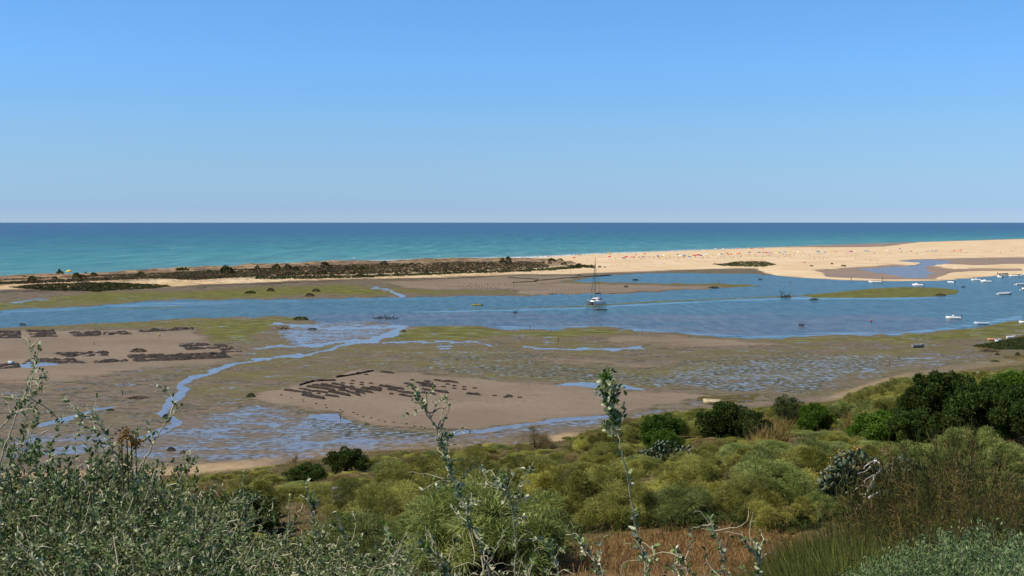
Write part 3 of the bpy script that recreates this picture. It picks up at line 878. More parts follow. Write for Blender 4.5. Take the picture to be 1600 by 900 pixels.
def brush_meshes(seed, h=1.3, r=1.1):
    """tangled half dry scrub: stiff leaning stems with short side blades"""
    global rng
    rng = np.random.default_rng(seed)
    st, fo = Geo(), Geo()
    n = 130
    a = rng.uniform(0, 2 * np.pi, n); q = np.sqrt(rng.random(n)) * r
    B = np.stack([np.cos(a) * q * .8, np.sin(a) * q * .8, np.zeros(n)], 1)
    D = np.stack([np.cos(a) * .25 - .14, np.sin(a) * .25, np.ones(n)], 1) + rng.normal(size=(n, 3)) * .22
    D /= np.linalg.norm(D, axis=1)[:, None]
    ln = h * rng.uniform(.6, 1.15, n) * np.sqrt(1 - .55 * (q / r) ** 2)
    for k in range(n):
        m = B[k] + D[k] * ln[k] * .5 + rng.normal(size=3) * .05
        st.tube([B[k], m, B[k] + D[k] * ln[k]], [.006, .004, .0015], 3, rng.random())
        c = 46
        t = rng.uniform(.25, 1.0, c)[:, None]
        P = B[k] + D[k] * ln[k] * t + rng.normal(size=(c, 3)) * .02
        dd = D[k] * .7 + rdir(c) * .75
        base = rng.random()
        fo.blades(P, dd, rng.uniform(.05, .17, c), rng.uniform(.004, .009, c), .1, np.clip(base * .7 + rng.random(c) * .45 - .05, 0, 1))
    return [('stems', st.mesh('stems', M_twig)), ('foliage', fo.mesh('foliage', M_brush))]

def silver_meshes(seed, h=.8, r=.7):
    global rng
    rng = np.random.default_rng(seed)
    st, fo = Geo(), Geo()
    n = 150
    a = rng.uniform(0, 2 * np.pi, n); q = np.sqrt(rng.random(n))
    for k in range(n):
        tip = np.array([math.cos(a[k]) * q[k] * r, math.sin(a[k]) * q[k] * r, h * (1 - .45 * q[k] ** 2) * rng.uniform(.75, 1.08)])
        b = tip * np.array([.4, .4, 0]); m = tip * np.array([.8, .8, .55])
        st.tube([b, m, tip], [.005, .004, .0015], 3, rng.random())
        c = 150
        t = rng.uniform(.35, 1.0, c)[:, None] ** .7
        P = np.where(t < .55, b + (m - b) * t / .55, m + (tip - m) * (t - .55) / .45) + rng.normal(size=(c, 3)) * .03
        fo.leaves(P, rdir(c, .9), rng.uniform(.018, .038, c), rng.uniform(.006, .011, c), np.clip(.6 * rng.random(c) + .4 * rng.random(), 0, 1), .1)
    return [('stems', st.mesh('stems', M_stalk)), ('foliage', fo.mesh('foliage', M_silver))]

def place(parts, name, label, cat, x, y, z, sc=1.0, rz=None, group=None):
    return thing(name, label, cat, (x, y, z), random.uniform(0, 6.28) if rz is None else rz, sc, group, parts)

def by_top(px, ytop, d, h0):
    """where a plant at distance d stands and the scale its top needs"""
    dx, dy, dz = ray(px, ytop)
    k = d / math.hypot(float(dx), float(dy))
    x, y, zt = float(dx) * k, float(dy) * k, H + float(dz) * k
    zg = gz(x, y)
    return x, y, zg - .02, (zt - zg) / h0

# ------------------------------------------------------------------ broom thicket on the bluff
TOPLINE = L((-900, 760), (0, 762), (230, 750), (300, 742), (380, 732), (420, 724), (560, 715), (620, 704), (700, 699), (760, 690), (800, 692), (880, 684), (930, 662),
            (1000, 642), (1060, 638), (1090, 634), (1150, 640), (1210, 632), (1290, 628), (1330, 614), (1400, 588), (1500, 578), (1600, 564), (2600, 540))
SPX = []
SPECIAL = []      # (x, y, radius) kept free for the plants placed one by one
def special(parts, name, label, cat, px, base, width, top, h0, r0, bark=None, group=None, rz=None):
    x, y, z = onhill(px, base)
    d = math.hypot(x, y)
    w = width * d / F / (2 * r0)
    hs = (base - top) * d / F / h0
    SPECIAL.append((x, y, width * d / F * .5)); SPX.append((px - width * .5, px + width * .5, top, base, d))
    return place(parts, name, label, cat, x, y, z - .05, (w, w, hs), rz, group)

sh = shrub_meshes
sp_dark1 = sh(11, M_dark, 2.2, 1.8, 60, 260, .13, .08, cl=.4)
sp_dark2 = sh(12, M_dark, 2.2, 1.8, 60, 260, .13, .08, cl=.38)
sp_bright = sh(13, M_bright, 2.4, 1.8, 70, 260, .16, .05, cl=.36)
sp_bright2 = sh(14, M_bright, 2.4, 1.8, 70, 260, .16, .05, cl=.36)
sp_mid = sh(15, M_mid, 2.4, 1.8, 60, 240, .14, .06, cl=.4)
special(sp_dark1, 'evergreen_shrub', 'dense rounded dark green shrub beside a bare sand mound at the mud edge', 'shrub', 541, 738, 70, 695, 2.2, 1.8)
special(sp_dark2, 'evergreen_shrub', 'low flat dark green shrub left of the dense rounded one above the shore', 'shrub', 478, 752, 74, 722, 2.2, 1.8)
special(sp_bright, 'pine_shrub', 'vivid bright green rounded bush above the prickly pears', 'shrub', 1035, 708, 72, 664, 2.4, 1.8)
special(sp_bright2, 'pine_shrub', 'lighter green loose bush right behind the vivid green rounded one', 'shrub', 1034, 690, 84, 642, 2.4, 1.8)
special(sh(16, M_dark, 2.6, 1.8, 66, 260, .14, .07, cl=.36), 'evergreen_shrub', 'tall dark green bush in front of the beached yellow boat', 'shrub', 1128, 690, 88, 615, 2.6, 1.8)
special(sh(17, M_mid, 2.6, 1.8, 60, 240, .15, .07, cl=.36), 'evergreen_shrub', 'brownish green bush leaning against the tall dark one', 'shrub', 1172, 688, 62, 632, 2.6, 1.8)
special(sh(18, M_mid, 3.0, 1.6, 46, 200, .12, .05, trunk=True, bark=M_bark2, cl=.42), 'small_tree', 'small thin trunked tree with an airy grey green crown', 'tree', 1232, 668, 52, 610, 3.0, 1.6)
special(sh(19, M_bright, 2.0, 1.8, 60, 260, .14, .06, cl=.38), 'pine_shrub', 'low bright green bush right of the small thin trunked tree', 'shrub', 1273, 674, 62, 628, 2.0, 1.8)
special(sh(20, M_bright, 2.0, 1.8, 60, 260, .14, .06, cl=.38), 'pine_shrub', 'bright green bush at the left foot of the big dark trees', 'shrub', 1378, 690, 104, 640, 2.0, 1.8)
special(sh(21, M_mid, 2.0, 1.8, 50, 240, .13, .06, cl=.38), 'evergreen_shrub', 'small green bush among the golden reeds', 'shrub', 1328, 655, 40, 634, 2.0, 1.8)
for k, (px, base, w, top, lb) in enumerate([
        (1468, 690, 120, 570, 'tall dark green tree, the left one of the dark grove on the right'),
        (1545, 700, 120, 584, 'broad dark green tree in the middle of the dark grove on the right'),
        (1600, 705, 100, 596, 'dark green tree at the right edge of the picture behind the brown scrub'),
        (1430, 700, 90, 632, 'lower dark green tree at the front left of the dark grove'),
        (1500, 700, 96, 626, 'lower dark green tree at the front of the dark grove, under the tall one')]):
    special(sh(30 + k, M_dark, 6.0, 3.6, 95, 330, .24, .13, trunk=True, cl=.34), 'carob_tree', lb, 'tree', px, base, w, top, 6.0, 3.6)
special(sh(36, M_bright, 2.6, 2.0, 60, 260, .15, .06, cl=.38), 'pine_shrub', 'bright green bush beyond the dark grove at the right edge', 'shrub', 1590, 622, 90, 575, 2.6, 2.0)
b_gr = broom_meshes(46, M_grey)
special(b_gr, 'broom_bush', 'wide grey green broom in front of the middle of the dark grove', 'shrub', 1518, 730, 120, 664, 2.6, 1.9)
special(b_gr, 'broom_bush', 'grey green broom in front of the left part of the dark grove', 'shrub', 1436, 738, 110, 688, 2.6, 1.9)
special(b_gr, 'broom_bush', 'grey green broom beside the brown scrub under the grove at the right edge', 'shrub', 1590, 740, 110, 690, 2.6, 1.9)
b_dry = broom_meshes(41, M_dry, 2.6, 1.9, 50, 230)
special(b_dry, 'broom_bush', 'greyish brown open broom standing alone at the edge of the mud', 'shrub', 838, 704, 74, 660, 2.6, 1.9)
special(b_dry, 'broom_bush', 'dark leafless purple brown bush behind the low flat dark shrub', 'shrub', 460, 738, 40, 708, 2.6, 1.9)
special(sh(44, M_mid, 2.0, 1.8, 60, 260, .14, .07, cl=.38), 'evergreen_shrub', 'dark olive leafy bush behind the saltbush mass on the left', 'shrub', 370, 840, 170, 765, 2.0, 1.8)

FRONT = L((-900, 700), (700, 700), (800, 704), (880, 702), (960, 690), (1000, 712), (1070, 712), (1095, 690), (1200, 672), (1300, 676), (1328, 692), (1460, 694), (1485, 672), (1560, 664), (1590, 694), (2600, 694))
BIGB = [(1062, 818, 150, 736, 3, 'dark grey green rounded broom at the edge of the rusty grass'), (1218, 822, 130, 738, 1, 'yellowish broom with bare lower stems left of the large prickly pear'), (965, 822, 140, 742, 0, 'olive broom behind the tall upright saltbush shoot'),
        (1160, 806, 120, 728, 0, 'olive broom between the dark grey green one and the yellowish one'), (1285, 812, 90, 752, 2, 'small grey broom touching the left side of the large prickly pear'), (872, 826, 130, 748, 1, 'yellowish green broom left of the rusty grass'), (1010, 800, 120, 728, 1, 'pale yellowish broom above the dark grey green rounded one')]
BV = []
for k, (m, nm, zl) in enumerate([(M_olive, 'olive', 0), (M_yellow, 'yellow', 1), (M_grey, 'grey', 2), (M_olive, 'olive', 0), (M_dry, 'dry', 3)]):
    BV.append(broom_meshes(50 + k, m, 2.6, 1.9, (50, 36, 58, 30, 42)[k], (700, 900, 600, 1050, 800)[k]))
BLAB = ['olive green feathery broom bush in the thicket on the slope', 'yellowish green feathery broom bush in the thicket on the slope',
        'grey green feathery broom bush in the thicket on the slope', 'olive green feathery broom bush in the thicket on the slope',
        'half dry brownish broom bush in the thicket on the slope']
for px, base, w, top, k, lb in BIGB:
    x, y, z = onhill(px, base); d = math.hypot(x, y)
    SPECIAL.append((x, y, w * d / F * .42))
    place(BV[2 if k == 3 else k], 'broom_bush', lb, 'shrub', x, y, z - .08, (w * d / F / 3.9,) * 2 + ((base - top) * d / F / 2.65,))
pts = []
cand = np.random.default_rng(5)
tries = cand.random((14000, 2))
cx = (tries[:, 0] - .5) * 150; cy = 33 + tries[:, 1] * 172
cf = fields(cx, cy)
cpx, cpy = project(cx, cy, cf['z'])
for x, y, z, de, px, py, red in zip(cx, cy, cf['z'], cf['de'], cpx, cpy, cf['red']):
    if de > 131.5 or px < -120 or px > 1720 or red > .35 or py > 905 + 55:
        continue
    d = math.hypot(x, y)
    if 840 < px < 1260 and d < 47:
        continue
    if px > 1250 and d < 44: continue
    sp = 2.7 + d * .0135
    if any((x - a) ** 2 + (y - b) ** 2 < sp * sp for a, b, *_ in pts): continue
    if any((x - a) ** 2 + (y - b) ** 2 < (c * .8 + .4) ** 2 for a, b, c in SPECIAL): continue
    top = float(TOPLINE(px))
    bw = 1.7 * F / d
    for q0, q1, qt, qb, qd in SPX:
        if d < qd and px + bw > q0 and px - bw < q1: top = max(top, qb - .12 * (qb - qt))
    hmax = (py - top) * d / F
    sc = min(cand.uniform(.8, 1.25), hmax / 2.75)
    if sc < .22: continue
    pts.append((x, y, z, sc, px))
print('brooms', len(pts))
nbr = 0
for x, y, z, sc, px in pts:
    q = fbm(np.array([x * .05]), np.array([y * .05]), 77, 2)[0]
    dn = math.hypot(x, y) < 80
    w = [1.2, .5 + (px < 1000) * .6, .35 + (px > 1100) * .9, 1.2, .04 if dn else .25]
    k = random.choices(range(5), w)[0]
    f = max(random.uniform(1.1, 1.4) * sc, .85)
    place(BV[k], 'broom_bush', BLAB[k], 'shrub', x, y, z - .08, (f, f, sc), None, 'broom bushes covering the slope')
    nbr += 1

# ------------------------------------------------------------------ ground cover on the bluff
def stuff_blades(name, label, pxy, mat, ln, wd, droop=.3, per=1, spread=.5, cat='grass', hillside=True, jit=.25):
    global rng
    rng = np.random.default_rng(sum(map(ord, name)))
    n = len(pxy) * per
    x = np.repeat(pxy[:, 0], per) + rng.normal(size=n) * jit; y = np.repeat(pxy[:, 1], per) + rng.normal(size=n) * jit
    z = gz(x, y)
    D = rng.normal(size=(n, 3)) * spread + np.array([0, 0, 1])
    g = Geo(); g.blades(np.stack([x, y, z - .02], 1), D, rng.uniform(ln * .5, ln * 1.2, n), rng.uniform(wd * .6, wd * 1.3, n), droop)
    return tag(link(name, g.mesh(name, mat)), label, cat, kind='stuff')

q = np.random.default_rng(3)
X = (q.random(30000) - .5) * 40 + 8; Y = 27 + q.random(30000) * 34
fr = fields(X, Y)
k = (q.random(30000) < fr['red'] * 1.1 + .02)
stuff_blades('dry_grass', 'rusty orange dry grass on the open slope', np.stack([X[k], Y[k]], 1), M_redgr, .55, .014, .35, 5, .45)
X = (q.random(60000) - .5) * 150; Y = 36 + q.random(60000) * 174
fr = fields(X, Y); k = (fr['de'] < 131) & (fr['mound'] < .5)
stuff_blades('slope_grass', 'olive and straw coloured low grass between the broom bushes', np.stack([X[k], Y[k]], 1), M_slope, .45, .03, .35, 5, .6, jit=.45)

lowg = sh(47, M_mid, 1.0, 1.2, 40, 200, .09, .05, cl=.4)
for px, py in [(905, 832), (984, 824), (1030, 822), (1075, 826), (1172, 820), (1225, 826), (856, 850)]:
    x, y, z = onhill(px, py)
    place(lowg, 'low_shrub', 'low dark green leafy plant between the broom thicket and the rusty grass', 'shrub', x, y, z - .05, (random.uniform(.5, .9),) * 2 + (random.uniform(.35, .7),), None, 'low plants above the rusty grass')

# golden reeds
rd = blade_meshes(61, M_reed, 520, 1.8, 1.1, .03, (0, 0), .22, .18)
for i, (px, base) in enumerate([(1182, 672), (1196, 676), (1205, 684), (1188, 690), (1350, 648), (1372, 640), (1392, 640), (1360, 655), (1342, 662), (1404, 622), (1215, 664), (1180, 660), (1318, 640)]):
    x, y, z = onhill(px, base + 10)
    place(rd, 'reed_clump', 'golden dry reed clump among the green bushes above the shore', 'reeds', x, y, z, random.uniform(.8, 1.2), None, 'golden reed clumps')

# ------------------------------------------------------------------ foreground: saltbush, scrub, grass and silver shrub along the terrace
SB = [saltbush_meshes(70 + k) for k in range(4)] + [saltbush_meshes(75, nst=14, sub=6, per=26)]
mass = [(x_, y_ - 22, d_) for x_, y_, d_ in [(-20, 640, 6.8), (40, 660, 6.9), (85, 690, 7.1), (130, 700, 6.9), (170, 690, 7.0), (208, 700, 7.2), (240, 735, 7.1)]] + [(-25, 640, 6.4), (20, 652, 6.8), (62, 668, 7.0), (100, 690, 6.6), (140, 672, 7.2), (178, 664, 7.4), (215, 690, 7.2), (246, 730, 7.0),
        (290, 790, 6.6), (335, 806, 6.4), (385, 812, 6.8), (430, 816, 6.4), (478, 800, 6.6), (520, 812, 6.2), (565, 832, 6.4), (612, 850, 6.0),
        (-10, 720, 5.4), (45, 735, 5.2), (95, 742, 5.5), (150, 735, 5.3), (205, 742, 5.6), (255, 775, 5.3), (310, 800, 5.4), (360, 830, 5.2), (415, 838, 5.4), (470, 836, 5.2), (530, 850, 5.2), (585, 866, 5.0),
        (10, 690, 6.0), (70, 715, 6.0), (120, 720, 6.1), (180, 712, 6.2), (230, 735, 6.2), (275, 790, 6.0), (330, 815, 5.8), (390, 825, 5.9), (450, 822, 5.8), (505, 820, 5.9), (560, 845, 5.7),
        (20, 800, 4.5), (85, 805, 4.4), (150, 798, 4.5), (220, 812, 4.4), (285, 830, 4.4), (350, 856, 4.3), (420, 862, 4.4), (490, 866, 4.3), (555, 880, 4.3)]
for px, yt, d in mass:
    x, y, z, sc = by_top(px, yt, d, 1.72)
    place(SB[random.randrange(4)], 'saltbush', 'silvery saltbush in the dense leafy mass filling the lower left corner', 'shrub', x, y, z, (max(.75, sc) * .95, max(.75, sc) * .95, sc), None, 'saltbushes in the lower left mass')
for px, yt, d in [(660, 862, 5.2), (740, 850, 5.0), (700, 876, 4.8), (815, 876, 5.0), (880, 884, 5.0), (1000, 880, 5.2), (1060, 888, 5.0), (955, 890, 4.8), (1130, 884, 5.2)]:
    x, y, z, sc = by_top(px, yt, d, 1.72)
    place(SB[4], 'saltbush', 'thin pale saltbush before the rusty grass at the bottom edge', 'shrub', x, y, z, (max(.7, sc) * .8, max(.7, sc) * .8, sc), None, 'thin saltbushes at the bottom edge')

def sprig(label, path, d, dense, leaf=.034, rad=.0055, shoots=14, seed=1, young=True):
    """one tall saltbush shoot; dense = [(from, to, leaves)] along the shoot"""
    global rng
    rng = np.random.default_rng(seed)
    P = []
    for i, (px, py) in enumerate(path):
        dx, dy, dz = ray(px, py); k = (d + rng.normal() * .04) / math.hypot(float(dx), float(dy))
        P.append((float(dx) * k, float(dy) * k, H + float(dz) * k))
    P = np.array(P)
    base = P[0].copy(); base[2] = gz(base[0], base[1]) - .02
    P = np.concatenate([base[None], P]) - base
    t = np.linspace(0, 1, len(P)); tt = np.linspace(0, 1, 40)
    C = np.stack([np.interp(tt, t, P[:, k]) for k in range(3)], 1)
    for _ in range(3):
        C[1:-1] = (C[:-2] + 2 * C[1:-1] + C[2:]) / 4
    C[3:-1] += rng.normal(size=(36, 3)) * .0035
    st, fo, yg = Geo(), Geo(), Geo()
    st.tube(C, np.linspace(rad, rad * .3, 40), 5, .7)
    def leafy(cv, a, b, n, size, g):
        u = rng.uniform(a, b, n) * (len(cv) - 1.001); i = u.astype(int); f = (u - i)[:, None]
        lp = cv[i] * (1 - f) + cv[i + 1] * f
        ax = cv[i + 1] - cv[i]; ax /= np.linalg.norm(ax, axis=1)[:, None] + 1e-9
        sd = np.cross(ax, rng.normal(size=(n, 3))); sd /= np.linalg.norm(sd, axis=1)[:, None]
        g.leaves(lp, sd + ax * .55 + np.array([0, 0, .15]), size * rng.uniform(.6, 1.25, n), size * .58 * rng.uniform(.7, 1.2, n), np.clip(rng.random(n) * .9 + .1, 0, 1), .12, oval=True)
    for a, b, n in dense:
        leafy(C, a, b, n, leaf, fo)
        if young and b > .95:
            leafy(C, .9, 1, max(6, n // 6), leaf * 1.05, yg)
    t0, t1 = (min(a for a, b, n in dense), .93) if seed != 102 else (.76, .98)
    for j in range(shoots):
        i = int(rng.uniform(max(.25, t0), t1) * 39)
        q = [C[i]]; e = (C[i] - C[i - 1]); e /= np.linalg.norm(e); e = e * .4 + rdir(1)[0] * .8 + np.array([0, 0, .2])
        ln = rng.uniform(.08, .26) * (.4 if seed == 102 else 1)
        for k in range(8):
            e = e + rng.normal(size=3) * .28 + np.array([0, 0, .06 if k < 5 else -.25]); e /= np.linalg.norm(e); q.append(q[-1] + e * ln / 8)
        q = np.array(q)
        st.tube(q, np.linspace(rad * .5, .0014, 9), 4, .6 + .4 * rng.random())
        if rng.random() < .75:
            leafy(q, .15, .95, int(rng.integers(5, 18)), leaf * .85, fo)
    parts = [('stem', st.mesh('stem', M_stalk)), ('foliage', fo.mesh('foliage', M_salt))]
    if yg.n: parts.append(('young_leaves', yg.mesh('young_leaves', M_saltg)))
    return thing('saltbush', label, 'shrub', base, 0, 1, None, parts)

sprig('tall saltbush shoot leaning left with its tip over the bare mud and oyster rows', [(778, 930), (748, 850), (715, 770), (694, 705), (674, 650), (642, 603)], 5.3, [(.30, .72, 170), (.74, .93, 8), (.92, 1, 18)], .027, .0065, 34, 101)
sprig('tall upright saltbush shoot with a leafy pale head, right of the middle', [(1020, 940), (1002, 860), (986, 770), (972, 705), (958, 650), (945, 585)], 5.3, [(.78, 1, 150), (.45, .78, 16), (.2, .45, 60)], .036, .0065, 34, 102)
sprig('short leafy saltbush shoot standing before the rusty grass on the right', [(1140, 940), (1126, 860), (1108, 802)], 5.3, [(.45, 1, 60)], .029, .006, 9, 103)
sprig('leafy saltbush shoot right of the tall leaning one', [(802, 940), (806, 850), (800, 785), (786, 742)], 5.5, [(.4, 1, 70)], .029, .006, 14, 104)
sprig('nearly bare pale saltbush shoot rising highest at the left edge', [(-5, 730), (28, 645), (48, 590), (62, 538)], 6.2, [(.6, 1, 26)], .024, .006, 10, 105, False)
sprig('pale bare saltbush shoot pointing up right from the left mass', [(205, 760), (232, 706), (255, 668), (282, 632)], 6.4, [(.55, 1, 16)], .03, .007, 3, 106, False)
sprig('pale saltbush shoot pointing up left out of the left mass', [(196, 760), (178, 700), (152, 655), (112, 642)], 6.4, [(.5, .95, 50)], .028, .007, 10, 107, False)
sprig('thin solitary upright twig of saltbush right of the left mass', [(286, 800), (283, 745), (285, 702)], 6.4, [(.7, 1, 12)], .02, .004, 2, 108, False)
sprig('pale arching saltbush shoot at the left edge below the highest one', [(-20, 690), (10, 660), (40, 620), (80, 600)], 6.0, [(.5, .95, 40)], .026, .006, 8, 109, False)
sprig('leafy saltbush shoot left of the grey ruined wall', [(500, 910), (494, 840), (484, 772)], 5.8, [(.4, 1, 80)], .028, .0055, 14, 110)
for k, (p0, p1, p2) in enumerate([((690, 930), (700, 880), (652, 842)), ((880, 940), (872, 895), (858, 850)), ((950, 940), (932, 885), (905, 838)), ((1062, 940), (1076, 890), (1052, 858)),
                                  ((1195, 940), (1188, 890), (1180, 858)), ((640, 930), (620, 880), (600, 820)), ((835, 940), (826, 900), (832, 868)), ((990, 940), (1010, 895), (1024, 850)), ((735, 930), (765, 880), (790, 826)), ((560, 930), (548, 860), (525, 800))]):
    sprig('short pale saltbush shoot along the bottom edge', [p0, p1, p2], 5.0 + .1 * k, [(.35, 1, 34)], .028, .0048, 9, 120 + k)['group'] = 'saltbush shoots along the bottom edge'
# dry orange flower heads among the saltbush
g = Geo(); rng = np.random.default_rng(9)
for px, py in [(198, 676), (205, 690), (190, 684), (212, 694)]:
    dx, dy, dz = ray(px, py); k = 6.3 / math.hypot(float(dx), float(dy))
    c = np.array([float(dx) * k, float(dy) * k, H + float(dz) * k])
    g.leaves(c + rng.normal(size=(40, 3)) * .014, rdir(40, .3), .02, .012)
    b = np.array([c[0] - .02, c[1], gz(c[0], c[1])]); g.tube([b, (b + c) / 2 + (.02, 0, 0), c], .003, 4, .2)
tag(link('dried_flower', g.mesh('dried_flower', M_orange)), 'rusty brown dried flower heads in the left saltbush mass', 'flower')

BR = [brush_meshes(80 + k) for k in range(3)]
for px, yt, d in [(1418, 762, 13.5), (1445, 732, 14), (1478, 708, 14.5), (1512, 702, 14), (1545, 700, 14.5), (1580, 694, 14), (1615, 688, 14.5),
                  (1412, 806, 12), (1440, 775, 12), (1480, 750, 12.4), (1520, 742, 12), (1560, 740, 12.4), (1600, 735, 12), (1420, 812, 10.8), (1465, 795, 10.6), (1510, 785, 10.4),
                  (1555, 782, 10.6), (1600, 778, 10.4), (1625, 800, 9.6), (1440, 838, 9.4), (1490, 818, 9.2), (1535, 812, 9.2), (1580, 812, 9.0)]:
    x, y, z, sc = by_top(px, yt, d, 1.25)
    place(BR[random.randrange(3)], 'dry_scrub', 'tangled dark brown half dry scrub covering the slope on the right', 'scrub', x, y, z, (max(.55, sc * .68), max(.55, sc * .68), sc), random.uniform(-.5, .5), 'brown scrub bushes on the right')
GT = [blade_meshes(90 + k, M_tuft, 4200, 1.0, .55, .008, (-.05, 0), .3, .75) for k in range(2)]
for px, yt, d in [(1265, 832, 10.2), (1305, 806, 10), (1335, 806, 9.8), (1250, 866, 9.6), (1290, 846, 9.2), (1325, 838, 9.0), (1375, 846, 8.6), (1300, 872, 8.2), (1268, 884, 8.6), (1370, 882, 7.8)]:
    x, y, z, sc = by_top(px, yt, d, .72)
    place(GT[random.randrange(2)], 'grass_tuft', 'long bladed olive grass tuft right of the rusty grass', 'grass', x, y, z, (.62, .62, sc), None, 'olive grass tufts')
SV = [silver_meshes(95 + k) for k in range(2)]
for px, yt, d in [(1392, 886, 6.8), (1435, 858, 7.0), (1480, 842, 7.2), (1525, 828, 7.2), (1570, 832, 7.0), (1615, 836, 7.0), (1420, 884, 6.2), (1470, 866, 6.2), (1520, 858, 6.3), (1575, 858, 6.2), (1615, 866, 6.0), (1450, 895, 5.6), (1540, 884, 5.6)]:
    x, y, z, sc = by_top(px, yt, d, .8)
    place(SV[random.randrange(2)], 'silver_shrub', 'soft grey green shrub with fine leaves in the lower right corner', 'shrub', x, y, z, (max(.8, sc * .8), max(.8, sc * .8), sc), None, 'grey green shrubs in the lower right corner')

# ------------------------------------------------------------------ cactus, dead branch, ruined wall
def cactus(name, label, px, base, width, top, npad, nfr, seed, group=None):
    global rng
    rng = np.random.default_rng(seed)
    x, y, z = onhill(px, base); d = math.hypot(x, y)
    w, h = width * d / F, (base - top) * d / F
    g, fr = Geo(), Geo()
    a = np.linspace(0, 2 * np.pi, 10, endpoint=False)
    for k in range(npad):
        u = rng.uniform(-1, 1); c = np.array([u * w * .5, rng.uniform(-.5, .5) * w * .35, 0])
        c[2] = h * (1 - .55 * u * u) * rng.uniform(.12, 1.0)
        n = rdir(1, .1)[0]; up = np.array([rng.normal() * .45, rng.normal() * .3, 1.0])
        U = np.cross(n, up); U /= np.linalg.norm(U); V = np.cross(U, n); V *= np.sign(V[2] + 1e-9)
        s_ = rng.uniform(.7, 1.25) * .15
        ring = c + V * s_ + (np.cos(a)[:, None] * U * .72 * (1 + .18 * np.sin(a)[:, None]) + np.sin(a)[:, None] * V) * s_
        v = np.concatenate([ring, [c + V * s_ + n * .035, c + V * s_ - n * .035]])
        f = [(i, (i + 1) % 10, 10) for i in range(10)] + [((i + 1) % 10, i, 11) for i in range(10)]
        g.add(v, f, rng.random())
        b0 = c - V * s_ * .1
        g.tube([(c[0] * .6, c[1] * .6, -.05), (b0 + np.array([c[0] * .6, c[1] * .6, 0])) / 2 * np.array([1, 1, .9]), b0 + V * s_ * .3], [.035, .03, .025], 5, .2)
        if k < nfr:
            for q in range(rng.integers(2, 5)):
                i = rng.integers(1, 5); p = ring[i]; e = (p - c - V * s_); e /= np.linalg.norm(e)
                fr.tube([p - e * .01, p + e * .03, p + e * .07, p + e * .085], [.010, .022, .024, .010], 6)
    g.tube([(0, 0, -.1), (0, 0, h * .3)], [.09, .05], 6, .2)
    parts = [('pads', g.mesh('pads', M_pad))]
    if nfr: parts.append(('fruits', fr.mesh('fruits', M_fruit)))
    SPECIAL.append((x, y, w / 2))
    return place(parts, name, label, 'cactus', x, y, z, 1, 0, group)
cactus('prickly_pear', 'large prickly pear with orange fruits beside a bleached dead branch', 1335, 800, 104, 712, 520, 110, 201)
cactus('prickly_pear', 'small dark prickly pear clump right of the tall leaning saltbush shoot', 788, 776, 58, 736, 110, 14, 202)
cactus('prickly_pear', 'low row of grey prickly pear pads under the vivid green rounded bush', 1044, 722, 92, 692, 150, 0, 203)
cactus('prickly_pear', 'leafy green prickly pear clump right of the bleached dead branch', 1408, 776, 50, 718, 120, 0, 204)

def branch(label, px, base, d, paths, mat):
    x0, y0, z0 = onhill(px, base)
    k0 = math.hypot(x0, y0) - 2.2
    g = Geo()
    for path, r0, r1 in paths:
        P = []
        for i, (a, b) in enumerate(path):
            dx, dy, dz = ray(a, b); k = (k0 + .25 * math.sin(i * 1.7)) / math.hypot(float(dx), float(dy))
            P.append((float(dx) * k, float(dy) * k, H + float(dz) * k))
        P = np.array(P); t = np.linspace(0, 1, len(P)); tt = np.linspace(0, 1, 22)
        C = np.stack([np.interp(tt, t, P[:, c]) for c in range(3)], 1)
        for _ in range(2): C[1:-1] = (C[:-2] + 2 * C[1:-1] + C[2:]) / 4
        g.tube(C - np.array([x0, y0, z0]), np.linspace(r0 * 1.3, r1 * 1.3, 22), 6)
    o = link('dead_branch', g.mesh('dead_branch', mat, True), None, (x0, y0, z0))
    return tag(o, label, 'branch')
branch('bleached white forked dead branch hanging over the large prickly pear', 1365, 800, 44,
       [([(1338, 796), (1346, 787), (1362, 775), (1375, 769), (1388, 768)], .03, .05),
        ([(1350, 778), (1356, 768), (1362, 756), (1366, 747), (1367, 741), (1377, 738), (1376, 726), (1370, 718), (1360, 722), (1350, 730)], .045, .012),
        ([(1370, 719), (1364, 726), (1352, 737), (1340, 740)], .02, .008), ([(1366, 742), (1356, 747), (1350, 752), (1352, 756)], .02, .008),
        ([(1358, 762), (1350, 758), (1342, 760), (1334, 767)], .02, .008), ([(1356, 772), (1340, 772), (1330, 773)], .018, .008), ([(1340, 800), (1330, 806), (1322, 812)], .015, .008)], M_bone)
branch('thin dark dead branch right of the bleached one', 1410, 790, 44, [([(1388, 720), (1401, 717), (1411, 721), (1424, 731), (1432, 742)], .014, .024), ([(1386, 709), (1394, 713), (1404, 718)], .008, .014)], M_twig)

M_ruin = simple('ruin_plaster', (.11, .105, .10), .9, .25, 2.5, .1, dirt=(.16, .15, .13))
x, y, z = onhill(540, 786)
g = Geo(); d = math.hypot(x, y)
g.box((0, 0, .5), (1.5, .28, 1.5), 0); g.box((.86, .5, .35), (.22, .9, 1.2), 0); g.box((-.5, -.02, 1.35), (.45, .24, .2), 0)
tag(link('ruined_wall', g.mesh('ruined_wall', M_ruin), None, (x, y, z - .55), .12), 'small grey ruined wall among the broom bushes', 'wall')

# ------------------------------------------------------------------ barrier dune: shrubs, scrub, fences
def onv(px, py):
    z = np.zeros_like(px)
    for _ in range(3):
        x, y = gp(px, py, z); z = np.maximum(gz(x, y), 0)
    x, y = gp(px, py, z)
    return x, y, z

